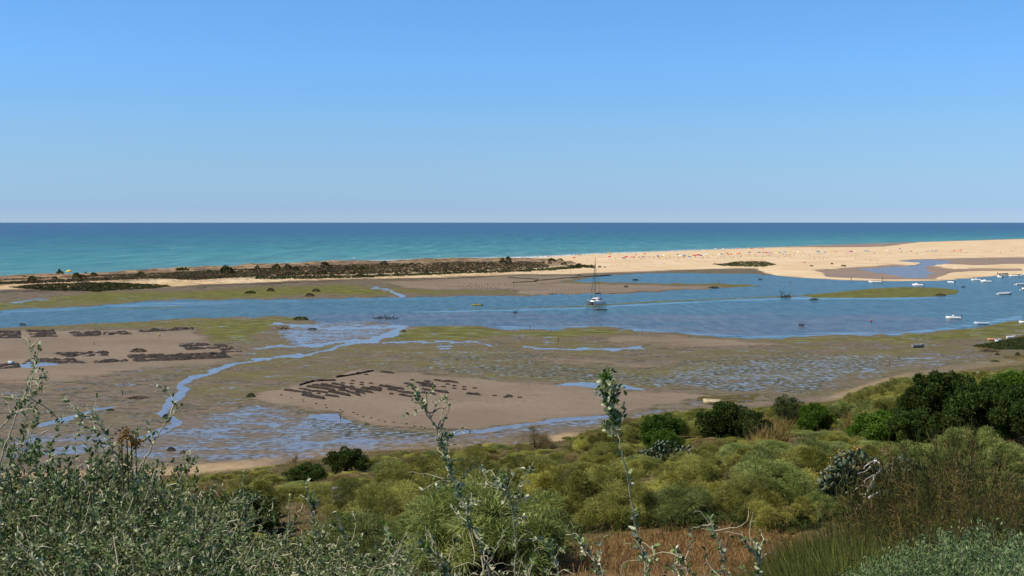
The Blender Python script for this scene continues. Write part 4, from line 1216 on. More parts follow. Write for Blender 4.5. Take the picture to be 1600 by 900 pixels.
def lump_meshes(seed, mat=None, n=420):
    global rng
    rng = np.random.default_rng(seed)
    g = Geo(); d = rdir(n, .3); d[:, 2] = np.abs(d[:, 2])
    q = 1 + .35 * (fbm(d[:, 0] * 2.3 + seed, d[:, 1] * 2.3 + d[:, 2] * 1.7, seed, 3) - .5) * 2
    P = d * q[:, None] * rng.uniform(.55, 1, (n, 1)) ** .4 * np.array([1, 1, .85])
    g.leaves(P, d + rng.normal(size=(n, 3)) * .7, rng.uniform(.14, .30, n), rng.uniform(.12, .22, n))
    return g.mesh('foliage', mat or M_dune)
DL = [lump_meshes(300 + k) for k in range(4)] + [lump_meshes(305, M_dunedry)]
def lump(px, py, w, h, label, name='dune_shrub', group='shrubs along the dune', k=None, cat='shrub'):
    x, y, z = on(px, py); m = H * F / 1 / (F * math.hypot(x, y)) * 0 + math.hypot(x, y) / F
    o = link(name, DL[random.randrange(4) if k is None else k], None, (x, y, z - .1), random.uniform(0, 6.28), (w * m / 2, w * m / 2, h * m * 1.1))
    return tag(o, label, cat, group)
BIG = [(94, 433, 12, 12), (121, 433, 12, 8), (219, 430, 14, 7), (285, 429, 24, 13), (324, 434, 24, 12), (355, 425, 22, 11), (400, 429, 17, 14), (510, 419, 16, 11),
       (50, 437, 12, 7), (135, 430, 8, 6), (147, 430, 10, 6), (431, 419, 14, 8), (450, 418, 12, 7), (482, 421, 16, 10), (462, 420, 10, 6), (600, 412, 14, 6), (785, 408, 8, 7), (795, 408, 9, 9)]
for px, py, w, h in BIG:
    lump(px, py + 2, w, h, 'rounded dark green shrub standing out on the crest of the dune', group='large shrubs on the dune crest')
rr_ = random.Random(4)
dl = L((0, 447), (250, 437), (420, 433), (557, 429), (700, 424.5), (820, 420), (900, 417)); dt_ = L((0, 437), (250, 427), (420, 418.5), (518, 414.5), (650, 411), (800, 407.5), (860, 409), (905, 414))
for i in range(110):
    px = rr_.uniform(0, 905); u = rr_.random() ** .8
    py = dt_(px) + 2 + (dl(px) - dt_(px)) * u
    w = rr_.uniform(4, 12)
    lump(px, py, w, w * rr_.uniform(.35, .6), 'small scrubby bush in the low cover of the dune', group='small bushes on the dune', k=rr_.choice([0, 1, 2, 3, 4, 4]))
for i in range(64):     # green belt along the foot of the dune
    u = i / 63; px = 408 + u * 512
    py = float(np.interp(px, [408, 560, 700, 820, 880, 920], [433, 432.5, 427.5, 423.5, 420.5, 417])) + rr_.uniform(-2.2, 1.4)
    lump(px, py, rr_.uniform(7, 14), rr_.uniform(3, 5.2), 'low dark green bush in the belt along the foot of the dune', group='green belt at the dune foot')
for i, (px, py, w, h) in enumerate([(905, 416, 9, 5), (915, 417.5, 7, 4), (925, 417.6, 8, 4), (937, 418, 5, 3), (945, 418, 4, 2), (863, 408.5, 14, 5), (875, 409, 12, 5), (1300, 413, 4, 2.5), (1318, 416, 7, 2.4), (1268, 416, 5, 2)]):
    lump(px, py, w, h, 'small isolated bush on the pale open sand', group='isolated bushes on the sand', k=i % 4)
def inpoly(poly, n, seed):
    q = np.random.default_rng(seed); P = np.array(poly, float); lo, hi = P.min(0), P.max(0)
    X = q.uniform(lo[0], hi[0], n * 4); Y = q.uniform(lo[1], hi[1], n * 4)
    k = sdf(poly, X, Y) > 0
    return X[k][:n], Y[k][:n]
def scrub(name, label, poly, n, mat, size, seed, cat='ground cover'):
    global rng
    X, Y = inpoly(poly, n, seed); x, y, z = onv(X, Y)
    rng = np.random.default_rng(seed)
    m = 7
    P = np.repeat(np.stack([x, y, z], 1), m, 0) + rng.normal(size=(len(x) * m, 3)) * size * np.array([.5, .5, .12])
    P[:, 2] = np.maximum(P[:, 2], np.repeat(z, m)) 
    g = Geo(); D = rdir(len(P), .8); D[:, 2] = np.abs(D[:, 2])
    g.leaves(P, D, size * rng.uniform(.5, 1.1, len(P)), size * rng.uniform(.35, .7, len(P)))
    return tag(link(name, g.mesh(name, mat)), label, cat, kind='stuff')
DUNEP = [(-20, 446), (0, 445), (250, 435), (300, 438), (420, 431), (557, 429), (700, 425), (800, 422), (860, 418), (850, 411), (800, 408), (650, 411), (518, 414.5), (420, 418.5), (250, 427), (0, 437), (-20, 440)]
scrub('dune_scrub', 'brown and purplish low scrub covering the dune', DUNEP, 5200, M_dunedry, .72, 401)
scrub('dune_grass', 'olive tufts mixed into the low scrub of the dune', DUNEP, 4600, M_dune, .75, 402)
scrub('dune_foot_scrub', 'dark green low scrub along the foot of the dune', [(400, 432), (560, 431), (700, 426), (820, 422), (900, 416), (925, 417), (880, 421), (820, 424.5), (700, 428.5), (560, 434), (480, 436), (400, 436)], 2600, M_dune, .8, 407)
scrub('marsh_scrub', 'dark green salt scrub at the foot of the dune on the left', [(13, 449), (60, 444.5), (170, 441.5), (262, 446), (268, 448), (240, 451), (150, 455.5), (60, 453.5)], 2600, M_dune, .62, 403)
scrub('sand_scrub', 'dark green low scrub patch on the open sand right of the yacht', [(1112, 412.5), (1128, 413), (1150, 409), (1195, 408.5), (1213, 414), (1190, 417.5), (1130, 416)], 900, M_dune, .75, 404)
scrub('samphire', 'dark olive samphire cover on the mud by the beached boats', [(1521, 541), (1560, 534), (1620, 524), (1620, 547), (1560, 546)], 1500, M_mid, .40, 405)
scrub('beach_debris', 'scattered dry tufts and debris on the pale sand', [(930, 415), (1000, 407), (1200, 400), (1400, 399), (1400, 404), (1200, 407), (1100, 412), (1000, 419)], 70, M_dry, .55, 406)

M_post = simple('weathered_post', (.085, .070, .055), .9, .3, 6, .1)
def fence(label, a, b, n, hgt=1.3):
    pts = [on(a[0] + (b[0] - a[0]) * i / (n - 1), a[1] + (b[1] - a[1]) * i / (n - 1)) for i in range(n)]
    o = Vector(pts[0]); e = tag(link('dune_fence', None, None, o), label, 'fence')
    for p in pts:
        g = Geo(); q = Vector(p) - o
        g.tube([q + Vector((0, 0, -.3)), q + Vector((random.gauss(0, .05), 0, hgt * random.uniform(.8, 1.1)))], [.09, .07], 5)
        link('post', g.mesh('post', M_post), e)
    g = Geo()
    for hh in (.45, .95):
        g.tube([Vector(p) - o + Vector((0, 0, hh * hgt)) for p in pts], .025, 4)
    link('rail', g.mesh('rail', M_post), e)
fence('row of dark sand fence posts on the dune crest left of the big shrubs', (170, 428.5), (262, 424.5), 26)
fence('short row of sand fence posts between two crest shrubs', (366, 419.5), (384, 418.5), 9)

# ------------------------------------------------------------------ lagoon: oyster rows, beds, stakes, snags
M_oyster = simple('oyster_bag', (.022, .016, .012), .85, .5, 1.6, .3, dirt=(.045, .034, .026))
M_rubble = simple('oyster_bed', (.030, .022, .016), .9, .5, 1.2, .3, dirt=(.075, .058, .040))
def ridge(name, label, cat, a, b, wpx, hpx, mat, group, seed, gap=.0):
    """a long low lumpy heap between two photo points"""
    A = np.array(on(*a)); B = np.array(on(*b)); o = (A + B) / 2
    Ln = np.linalg.norm(B - A); m = np.linalg.norm(o[:2]) / F
    w, h = max(.35, wpx * m), max(.18, hpx * m)
    n = max(6, int(Ln / .35)); k = 9
    t = np.linspace(0, 1, n); ax = (B - A) / max(Ln, 1e-6); sd = np.array([-ax[1], ax[0], 0])
    u = np.linspace(-1, 1, k)
    end = np.clip(np.minimum(t, 1 - t) * n / 1.0 + .15, 0, 1) ** .5
    ln = fbm(t * Ln * 1.3 + seed, t * 0 + seed, seed, 3)
    prof = np.sqrt(np.clip(1 - np.abs(u) ** 3, 0, 1))
    nz = fbm(t[:, None] * Ln * 1.8 + 0 * u[None], u[None] * 1.5 + 0 * t[:, None], seed + 3, 3)
    Z = h * end[:, None] * prof[None] * (.6 + .65 * nz) * (.75 + .45 * ln)[:, None] - .04
    off = (fbm(t * Ln * .5, t * 0, seed + 9, 2) - .5) * w * .35
    V = A[None, None] + ax * (t * Ln)[:, None, None] + sd * (u[None] * w * .5 * (.7 + .5 * ln[:, None]) + off[:, None])[..., None]
    V = V - o; V[..., 2] = Z + (0)
    i = np.arange(n - 1)[:, None] * k; j = np.arange(k - 1)[None]
    q = np.stack([i + j, i + j + 1, i + k + j + 1, i + k + j], -1).reshape(-1, 4)
    g = Geo(); g.add(V.reshape(-1, 3), q[:, ::-1])
    ob = link(name, g.mesh(name, mat), None, (o[0], o[1], o[2]))
    return tag(ob, label, cat, group)
zx = lambda x, y: (400 + x * .2625, 560 + y * .2625)
LONG = [(475, 115, 590, 97, 7), (590, 97, 700, 75, 7), (258, 162, 350, 135, 7), (350, 137, 480, 133, 7), (740, 82, 820, 90, 7), (165, 190, 330, 210, 8), (255, 180, 345, 200, 7), (275, 220, 405, 243, 11),
        (380, 160, 530, 185, 10), (430, 200, 560, 225, 10), (410, 222, 495, 232, 9), (300, 170, 455, 190, 9), (560, 185, 695, 207, 9), (545, 200, 620, 220, 8), (450, 152, 530, 165, 8), (625, 180, 745, 195, 10),
        (680, 172, 750, 185, 8), (730, 165, 880, 187, 9), (850, 218, 930, 232, 8), (845, 200, 960, 215, 8), (880, 150, 930, 160, 8), (950, 145, 1010, 155, 8), (975, 160, 1060, 172, 16), (1060, 130, 1130, 142, 7), (1120, 138, 1205, 148, 8),
        (980, 205, 1070, 217, 8), (1060, 195, 1145, 208, 9), (1250, 212, 1335, 220, 9), (340, 195, 425, 208, 8), (490, 190, 560, 200, 8), (590, 200, 650, 212, 8), (520, 172, 600, 184, 8), (780, 185, 850, 196, 8), (400, 183, 470, 193, 8), (330, 160, 400, 168, 7), (900, 168, 960, 178, 8), (985, 185, 1050, 196, 8), (1000, 135, 1040, 142, 7)]
for i, (a, b, c, d_, w) in enumerate(LONG):
    lb = 'long dark row of oyster bags lying on the bare mud in the middle'
    if i < 2: lb = 'dark row of oyster bags along the far edge of the bare mud'
    if i == 22: lb = 'thickest black heap of oyster bags, with a white plank on it'
    if i == 27: lb = 'last long dark row of oyster bags at the right end of the field'
    ridge('oyster_row', lb, 'oyster row', zx(a, b), zx(c, d_), w * .46, w * .46, M_oyster, 'oyster rows on the middle mud', 500 + i)
for i, (a, b) in enumerate([(575, 135), (570, 152), (570, 167), (628, 145), (628, 158), (685, 150), (655, 97), (517, 148), (800, 188), (805, 213), (930, 130), (1020, 140), (1115, 170), (1140, 155), (1180, 165), (1180, 180), (1240, 170), (1240, 185), (1302, 178), (1420, 222), (1485, 232), (1570, 233), (370, 210), (610, 222), (660, 393)]):
    x = zx(a, b)
    lb = 'short dark pile of oyster bags on the bare mud' if (a, b) != (660, 393) else 'single dark pile of oyster bags at the near edge of the bare mud'
    ridge('oyster_pile', lb, 'oyster pile', (x[0] - 3.4, x[1]), (x[0] + 3.6, x[1] + .5), 2.6, 2.6, M_oyster, 'short oyster piles', 560 + i)
for i in range(20):      # the string of small stones that edges the bare mud
    u = i / 19; p = (445 + u * 220 + random.uniform(-6, 6), 618 + u * 52 + 3 * math.sin(u * 3.1) + random.uniform(-1, 1))
    ridge('edge_stone', 'small dark stone in the line edging the near side of the bare mud', 'stone', (p[0] - 1.2, p[1]), (p[0] + 1.2, p[1] + .2), 1.1, .9, M_oyster, 'stones edging the bare mud', 600 + i)
g = Geo(); g.box((0, 0, .5), (1.7, .35, .10), -.25)
x, y, z = on(*zx(1050, 168)); tag(link('plank', g.mesh('plank', M_bone), None, (x, y, z)), 'white plank lying on the thick heap of oyster bags', 'plank')

def bed(label, quad, seed, hgt=.45, thr=.30, rows=0):
    """dark rubble bed: bumpy ground-hugging slab between four photo points"""
    Q = np.array([on(*p) for p in quad]); o = Q.mean(0)
    n, m = 60, 22
    U, V = np.meshgrid(np.linspace(0, 1, n), np.linspace(0, 1, m), indexing='ij')
    P = (Q[0][None, None] * ((1 - U) * (1 - V))[..., None] + Q[1] * (U * (1 - V))[..., None] + Q[2] * (U * V)[..., None] + Q[3] * ((1 - U) * V)[..., None])
    e = np.clip(np.minimum(np.minimum(U, 1 - U) * 14, np.minimum(V, 1 - V) * 7), 0, 1)
    nz = fbm(P[..., 0] * .9, P[..., 1] * .45, seed, 4)
    if rows: nz = nz * .75 + .25 * (np.sin(V * rows * 2 * np.pi) * .5 + .5)
    e2 = np.clip(e * 1.4 - (fbm(P[..., 0] * .7, P[..., 1] * .4, seed + 7, 3)) * .9 + .35, 0, 1)
    Z = hgt * (np.clip(nz - thr - .10, -.10, 1) * 3.0) * e2 - .03
    P = P - o; P[..., 2] = Z
    i = np.arange(n - 1)[:, None] * m; j = np.arange(m - 1)[None]
    q = np.stack([i + j, i + j + 1, i + m + j + 1, i + m + j], -1).reshape(-1, 4)
    g = Geo(); g.add(P.reshape(-1, 3), q)
    return tag(link('oyster_bed', g.mesh('oyster_bed', M_rubble), None, o), label, 'oyster bed')
z1 = lambda *pts: [(x * .2625, 340 + y * .2625) for x, y in pts]
bed('dark lattice-like oyster bed cut by the left edge of the picture', z1((-60, 722), (130, 718), (128, 670), (-60, 672)), 701, .5, .28, 3)
bed('dark oyster bed second from the left along the green bank', z1((180, 714), (348, 710), (320, 664), (150, 668)), 702, .5, .28, 3)
bed('dark oyster bed third from the left along the green bank', z1((440, 709), (612, 704), (600, 676), (400, 682)), 703, .45, .3)
bed('thin dark oyster bed left of the long straight one', z1((610, 700), (792, 696), (770, 675), (608, 680)), 704, .45, .34)
bed('long straight dark oyster bed furthest right along the green bank', z1((822, 684), (1158, 670), (1155, 655), (820, 664)), 705, .45, .28)
bed('squarish dark oyster bed on the bare mud near the stream', z1((1110, 790), (1310, 780), (1220, 742), (1035, 750)), 706, .45, .3, 2)
bed('diagonal broken dark oyster bed nearest to the stream', z1((1340, 806), (1452, 802), (1330, 750), (1240, 752)), 707, .45, .32)
bed('narrow dark oyster bed in the middle of the left bare mud', z1((395, 832), (655, 822), (648, 798), (310, 806)), 708, .4, .27)
bed('longest dark oyster bed, lower right of the left bare mud', z1((800, 860), (1150, 848), (1050, 812), (740, 814)), 709, .5, .27, 2)
bed('right hand end of the longest oyster bed', z1((1060, 850), (1385, 836), (1330, 798), (1040, 808)), 710, .5, .27, 2)
bed('thin dark oyster bed left of the longest one', z1((555, 868), (790, 856), (770, 842), (550, 854)), 711, .4, .27)
bed('ragged dark oyster bed beside the white tub', z1((120, 872), (540, 868), (430, 838), (170, 842)), 712, .4, .34, 3)
bed('ragged dark oyster bed below the white tub at the left edge', z1((-60, 905), (140, 895), (110, 866), (-60, 870)), 713, .4, .36)

# low stone lines on the far flats
z3 = lambda x, y: (800 + x * .2625, 340 + y * .2625)
for i, (a, b, lb) in enumerate([((0, 388), (150, 382), 'low dark stone line at the left end of the far mud wall'), ((130, 378), (330, 360), 'low dark stone wall on the far mud left of the yacht mast'), ((320, 361), (590, 344), 'low dark stone wall on the far mud ending at the inner pool'), ((-20, 358), (160, 369), 'thin dark stone line nearest the sand on the far mud')]):
    ridge('stone_wall', lb, 'stone wall', z3(*a), z3(*b), 1.6, 1.3, M_oyster, 'low stone walls on the far mud', 730 + i)
def stake(px, py, h, label, group=None, r=.09):
    x, y, z = on(px, py); g = Geo()
    g.tube([(0, 0, -.4), (random.gauss(0, .04), 0, h * .5), (random.gauss(0, .12), 0, h * .8)], [r, r * .9, r * .7], 6)
    tag(link('stake', g.mesh('stake', M_post), None, (x, y, max(z, 0))), label, 'stake', group)
for i in range(34):
    u = i / 33
    p = (682 + u * 138, 446.6 + u * 5.6 + (1.2 if i % 2 else 0)) if i < 24 else (735 + (i - 24) * 9, 444.5 + (i - 24) * .35)
    stake(p[0], p[1], random.uniform(.5, 1.3), 'short dark stake in the dotted line on the far mud', 'dotted line of stakes on the far mud', .12)
for i in range(26):
    stake(801 + i * 5.1 + random.uniform(-1, 1), 453.5 + random.uniform(-.8, .8), random.uniform(.4, .8), 'short dark stake along the far bank of the channel', 'stakes along the far bank', .14)
for px, py, h, lb in [(147, 539, .9, 'dark post alone on the left bare mud'), (191.5, 617, 1.0, 'dark round topped post beside the small pool on the left flat'), (872, 533.5, 1.3, 'short thick dark post on the green flat left of centre'), (1003, 520, 1.1, 'dark post on the edge of the near green bank'),
                      (1404, 561, .9, 'short dark post on the grey flat toward the right'), (1390, 571, 1.6, 'thin tall dark post on the grey flat toward the right'), (1216, 598, 1.2, 'thin dark post on the grey flat above the small tree'), (532, 654, .9, 'dark post at the near left corner of the middle mud'),
                      (828, 515, 1.5, 'dark post in the shallow pool by the near bank'), (1123, 444, 3.2, 'tall dark pole at the tip of the far mud bank'), (803, 450, 3.0, 'tall thin pole on the far mud'), (891, 427, 3.4, 'tall thin pole at the sand edge behind the yacht'), (708, 581, .8, 'small dark post on the far edge of the middle mud'), (1370, 410, 2, 'lone post on the open sand')]:
    stake(px, py, h, lb, None, .09)

def snag(px, py, w, h, label, n=26, seed=1, mat=None):
    global rng
    rng = np.random.default_rng(seed)
    x, y, z = on(px, py); m = math.hypot(x, y) / F; w *= m; h *= m; z = max(z, 0)
    g = Geo()
    for k in range(n):
        a = rng.uniform(-1, 1) * w * .4
        e = np.array([rng.normal() * w * .3, rng.normal() * w * .15, abs(rng.normal()) * .5 * h + .25 * h])
        p = np.array([a, rng.normal() * w * .1, -.1])
        g.tube([p, p + e * .5 + rng.normal(size=3) * .08 * h, p + e], [.03 * h + .035, .03 * h + .02, .015], 4)
    return tag(link('driftwood', g.mesh('driftwood', mat or M_twig), None, (x, y, z)), label, 'driftwood')
M_snag = simple('wet_wood', (.035, .028, .024), .8, .3, 8, .3)
for i, a in enumerate([(591, 497.5, 18, 5.5, 'left one of two dark tangles of driftwood in the shallow water'), (609, 498, 17, 6.5, 'right one of two dark tangles of driftwood in the shallow water'), (443, 514, 18, 6, 'dark driftwood tangle on the wet flat near the green bank'),
                       (1229, 464.5, 20, 8, 'dark dead bush standing at the tip of the green island'), (1252, 509, 7, 5, 'small dark twigs sticking out of the shallow water'), (804, 489, 7, 4, 'small dark snag in the shallow water left of the yacht'), (1505, 449, 6, 3, 'dark snag by the right tip of the green island'), (1188, 437, 6, 3, 'dark snag in the inner water beyond the mud tip')]):
    snag(*a, seed=800 + i, mat=M_snag)
for i, (px, py, w, h, lb) in enumerate([(391, 458.5, 15, 4.5, 'dark bush clump on the far green bank, left of two others'), (423, 455, 10, 5, 'round olive bush on the far green bank'), (494, 455.5, 12, 4.5, 'dark bush on the far green bank near the small inlet'), (484, 463, 12, 5, 'dark brown bush at the water edge of the far bank'), (470, 499.5, 22, 5.5, 'long dark bush on the near green tongue'),
                                       (216, 549.5, 20, 5, 'dry brown bush on the left bare mud'), (151, 456, 12, 4, 'dark brown bush at the edge of the far salt scrub'), (35, 508, 8, 3, 'small dark clump at the left waterline of the channel'), (488, 515, 14, 3, 'dark flat weed clump beside the wet inlet'), (631, 518.5, 7, 3, 'dark clump where the inlet meets the channel'),
                                       (1272, 468.5, 12, 2.6, 'dark low lump in the water under the green island'), (1470, 461.5, 14, 3, 'dark weed clump at the near edge of the green island'), (993, 438, 9, 2.5, 'dark rock in the inner pool'), (978, 449, 6, 3, 'dark lump on the far mud bank right of the yacht'), (1115, 450, 16, 2.5, 'dark rubble at the tip of the far mud bank'), (905, 430.5, 7, 2, 'dark lump by the stone wall behind the yacht'),
                                       (260, 655, 11, 9, 'brown round tuft standing in the stream'), (267, 704, 12, 6, 'brown tuft on the wet flat right of the stream mouth'), (286, 708, 8, 5, 'small brown tuft on the wet flat beside a twig'), (215, 622, 30, 3, 'flat dark weed patch on the left flat'), (172, 641, 12, 3, 'small flat dark weed patch on the left flat'), (795, 620, 12, 4, 'dark weed lump on the bare mud'), (392, 620, 14, 6, 'dark weed heap left of the middle bare mud'),
                                       (1558, 555, 6, 4, 'dark rounded clump on the mud at the far right'), (1590, 555, 6, 5, 'dark clump above the small samphire patch at the right edge'), (1546, 549, 24, 3, 'low dark samphire tuft left of the right edge'), (1555, 565, 14, 2.5, 'thin samphire tuft on the sand at the far right')]):
    lump(px, py, w, h, lb, 'weed_clump', None, 4 if i % 2 else i % 4, 'bush')

# ------------------------------------------------------------------ people
def skin_mesh(name, joints, edges, mat, sub=1):
    """one continuous body grown over a jointed skeleton: joints = {key: (x, y, z, radius_x, radius_y)}"""
    keys = list(joints)
    me = bpy.data.meshes.new('skeleton')
    me.from_pydata([joints[k][:3] for k in keys], [(keys.index(a), keys.index(b)) for a, b in edges], [])
    o = bpy.data.objects.new('skeleton', me); COL.objects.link(o)
    md = o.modifiers.new('skin', 'SKIN'); md.use_smooth_shade = True
    for i, k in enumerate(keys):
        v = me.skin_vertices[0].data[i]; v.radius = joints[k][3:5]; v.use_root = (i == 0)
    if sub:
        ms = o.modifiers.new('sub', 'SUBSURF'); ms.levels = ms.render_levels = sub
    dg = bpy.context.evaluated_depsgraph_get()
    out = bpy.data.meshes.new_from_object(o.evaluated_get(dg)); out.name = name
    bpy.data.objects.remove(o)
    out.materials.clear(); out.materials.append(mat)
    return out

M_skin = simple('skin', (.42, .25, .16), .6, .1, 8, .3)
M_hair = simple('hair', (.035, .022, .014), .7, .2, 20, .3)
CLOTH = {k: simple('cloth_' + k, c, .85, .12, 10, .2) for k, c in dict(navy=(.02, .03, .08), red=(.45, .035, .03), white=(.72, .70, .66), black=(.018, .018, .02), yellow=(.62, .62, .04), blue=(.04, .16, .45), orange=(.62, .20, .03), pink=(.62, .18, .24), green=(.05, .25, .09)).items()}

def pose(kind):
    if kind == 'stand':
        J = dict(pel=(0, 0, .95, .14, .10), wst=(0, 0, 1.10, .125, .085), chs=(0, .01, 1.32, .155, .10), nck=(0, .01, 1.49, .052, .052), hd=(0, -.01, 1.60, .085, .095), top=(0, 0, 1.70, .062, .075),
                 sl=(-.19, 0, 1.42, .055, .055), el=(-.26, .02, 1.14, .042, .042), hl=(-.25, -.04, .86, .032, .045), sr=(.19, 0, 1.42, .055, .055), er=(.26, .03, 1.14, .042, .042), hr=(.24, -.02, .86, .032, .045),
                 kl=(-.11, -.01, .50, .062, .065), al=(-.12, .02, .08, .042, .045), fl=(-.13, -.12, .03, .042, .032), kr=(.11, -.02, .50, .062, .065), ar=(.13, .0, .08, .042, .045), fr=(.14, -.14, .03, .042, .032))
    elif kind == 'walk':
        J = dict(pel=(0, 0, .93, .14, .10), wst=(0, -.02, 1.09, .125, .085), chs=(0, -.04, 1.31, .155, .10), nck=(0, -.05, 1.47, .052, .052), hd=(0, -.08, 1.58, .085, .095), top=(0, -.07, 1.68, .062, .075),
                 sl=(-.19, -.04, 1.41, .055, .055), el=(-.25, .12, 1.16, .042, .042), hl=(-.24, .14, .92, .032, .045), sr=(.19, -.04, 1.41, .055, .055), er=(.25, -.16, 1.18, .042, .042), hr=(.22, -.34, 1.0, .032, .045),
                 kl=(-.10, -.22, .52, .062, .065), al=(-.10, -.30, .09, .042, .045), fl=(-.10, -.44, .05, .042, .032), kr=(.10, .10, .50, .062, .065), ar=(.10, .38, .16, .042, .045), fr=(.10, .34, .05, .042, .032))
    elif kind == 'bend':
        J = dict(pel=(0, .18, .86, .15, .11), wst=(0, .02, .98, .13, .10), chs=(0, -.22, 1.0, .16, .11), nck=(0, -.40, .96, .055, .055), hd=(0, -.52, .90, .085, .095), top=(0, -.60, .86, .062, .075),
                 sl=(-.19, -.30, .96, .055, .055), el=(-.23, -.36, .66, .042, .042), hl=(-.14, -.46, .38, .032, .045), sr=(.19, -.30, .96, .055, .055), er=(.23, -.38, .66, .042, .042), hr=(.12, -.48, .36, .032, .045),
                 kl=(-.14, .02, .48, .066, .07), al=(-.15, .10, .08, .042, .045), fl=(-.16, -.05, .03, .042, .032), kr=(.14, .0, .48, .066, .07), ar=(.15, .08, .08, .042, .045), fr=(.16, -.07, .03, .042, .032))
    else:   # sit, legs forward
        J = dict(pel=(0, 0, .12, .15, .12), wst=(0, .03, .28, .125, .09), chs=(0, .03, .50, .155, .10), nck=(0, .02, .66, .052, .052), hd=(0, 0, .77, .085, .095), top=(0, .01, .87, .062, .075),
                 sl=(-.19, .02, .60, .055, .055), el=(-.27, -.14, .42, .042, .042), hl=(-.20, -.36, .40, .032, .045), sr=(.19, .02, .60, .055, .055), er=(.28, -.12, .44, .042, .042), hr=(.24, -.34, .46, .032, .045),
                 kl=(-.13, -.42, .30, .066, .07), al=(-.12, -.78, .10, .042, .045), fl=(-.12, -.88, .16, .042, .032), kr=(.13, -.42, .30, .066, .07), ar=(.12, -.78, .10, .042, .045), fr=(.12, -.88, .16, .042, .032))
    return J
BE = [('pel', 'wst'), ('wst', 'chs'), ('chs', 'nck'), ('nck', 'hd'), ('hd', 'top'), ('chs', 'sl'), ('sl', 'el'), ('el', 'hl'), ('chs', 'sr'), ('sr', 'er'), ('er', 'hr'),
      ('pel', 'kl'), ('kl', 'al'), ('al', 'fl'), ('pel', 'kr'), ('kr', 'ar'), ('ar', 'fr')]
PEOPLE = {}
def person_parts(kind, cloth, full=False):
    key = (kind, cloth, full)
    if key in PEOPLE: return PEOPLE[key]
    J = pose(kind)
    if (kind,) not in PEOPLE:
        hd = J['hd']; tp = J['top']; bk = .03 if kind != 'bend' else -.01
        PEOPLE[(kind,)] = (skin_mesh('body', J, BE, M_skin), skin_mesh('hair', dict(a=(hd[0], hd[1] + bk + .01, hd[2] + .01, .086, .088), b=(tp[0], tp[1] + bk * .4, tp[2] + .02, .070, .080)), [('a', 'b')], M_hair))
    body, hair = PEOPLE[(kind,)]
    keep = ['pel', 'wst', 'chs', 'kl', 'kr'] if not full else ['pel', 'wst', 'chs', 'sl', 'el', 'sr', 'er', 'kl', 'al', 'kr', 'ar']
    K = {}
    for k in keep:
        x, y, z, rx, ry = J[k]
        if k in ('kl', 'kr') and not full:
            p = J['pel']; x, y, z = (x * .6 + p[0] * .4, y * .6 + p[1] * .4, z * .6 + p[2] * .4); rx, ry = .085, .09
        K[k] = (x, y, z, rx + .014, ry + .014)
    E = [e for e in BE if e[0] in K and e[1] in K]
    PEOPLE[key] = [('body', body), ('hair', hair), ('clothes', skin_mesh('clothes', K, E, CLOTH[cloth]))]
    return PEOPLE[key]
def person(px, py, kind, cloth, label, full=False, group=None, rz=None, z=None, sc=1.0):
    x, y, zz = on(px, py) if z is None else (*[float(v) for v in gp(px, py, z)], z)
    return thing('person', label, 'person', (x, y, zz - .01), random.uniform(0, 6.28) if rz is None else rz, sc, group, person_parts(kind, cloth, full))

person(248, 527.5, 'bend', 'yellow', 'person in a yellow jacket bending down on the left bare mud', True, None, 1.2)
person(1330, 438, 'stand', 'black', 'person in dark clothes standing on the sand spit above the long white boat', False, None, .4)
person(1379, 437.3, 'stand', 'navy', 'person in dark clothes standing at the water edge beside the long white boat', True, None, .4)
person(1235, 444.5, 'walk', 'black', 'person wading in the inner water near the spit', False, None, 1.0, -.25)
person(1552, 407.5, 'walk', 'black', 'person in black walking on the wet sand at the far right, right of two', True, None, 1.0)
person(1546, 405, 'walk', 'navy', 'person in navy walking on the wet sand at the far right, left of two', False, None, 1.0)
person(1360.5, 408.5, 'walk', 'orange', 'lone person in orange walking between the sand pools and the crowd')
person(71.5 * .2625 + 0, 0, 'stand', 'black', 'x') if False else None
pr = random.Random(12)
cl = ['navy', 'red', 'white', 'black', 'blue', 'orange', 'pink', 'green', 'black', 'navy']
zz7 = lambda x, y: (840 + x * .1625, 365 + y * .1625)
zz8 = lambda x, y: (1080 + x * .1625, 365 + y * .1625)
shore_px = [565, 575, 698, 703, 726, 780, 815, 817] + [840 + i * 7.3 + pr.uniform(-3, 3) for i in range(56)] + [1268, 1275, 1335, 1390, 1434, 1453, 1480]
for px in shore_px:
    c = pr.choice(cl)
    person(px, float(SHORE(px)) + pr.uniform(.5, 1.6), pr.choice(['stand', 'walk', 'walk']), c, 'beachgoer in %s swimwear at the sea edge of the long beach' % c, False, 'beachgoers at the sea edge', pr.uniform(0, 6))
for i in range(110):
    px = pr.choice([pr.uniform(900, 1330), pr.uniform(1330, 1600), pr.uniform(1000, 1250)])
    base = float(np.interp(px, [840, 950, 1040, 1180, 1300, 1420, 1600], [409, 405.5, 403.2, 400, 396.5, 394.5, 394]))
    c = pr.choice(cl)
    person(px, base + pr.uniform(-1.2, 2.6), pr.choice(['stand', 'walk', 'walk', 'stand']), c, 'beachgoer in %s swimwear among the parasols on the sand' % c, False, 'beachgoers among the parasols', pr.uniform(0, 6))
for i, (x, y) in enumerate([(1214, 403.5), (1217, 403.5), (1280.5, 406), (1286, 406), (1252, 393), (1357, 389.5), (1365, 397), (1367, 397), (1587, 391), (1540, 395), (1434, 398.5)]):
    c = cl[i % len(cl)]
    person(x, y, 'walk', c, 'person in %s crossing the open sand away from the crowd' % c, False, 'people crossing the open sand', pr.uniform(0, 6))

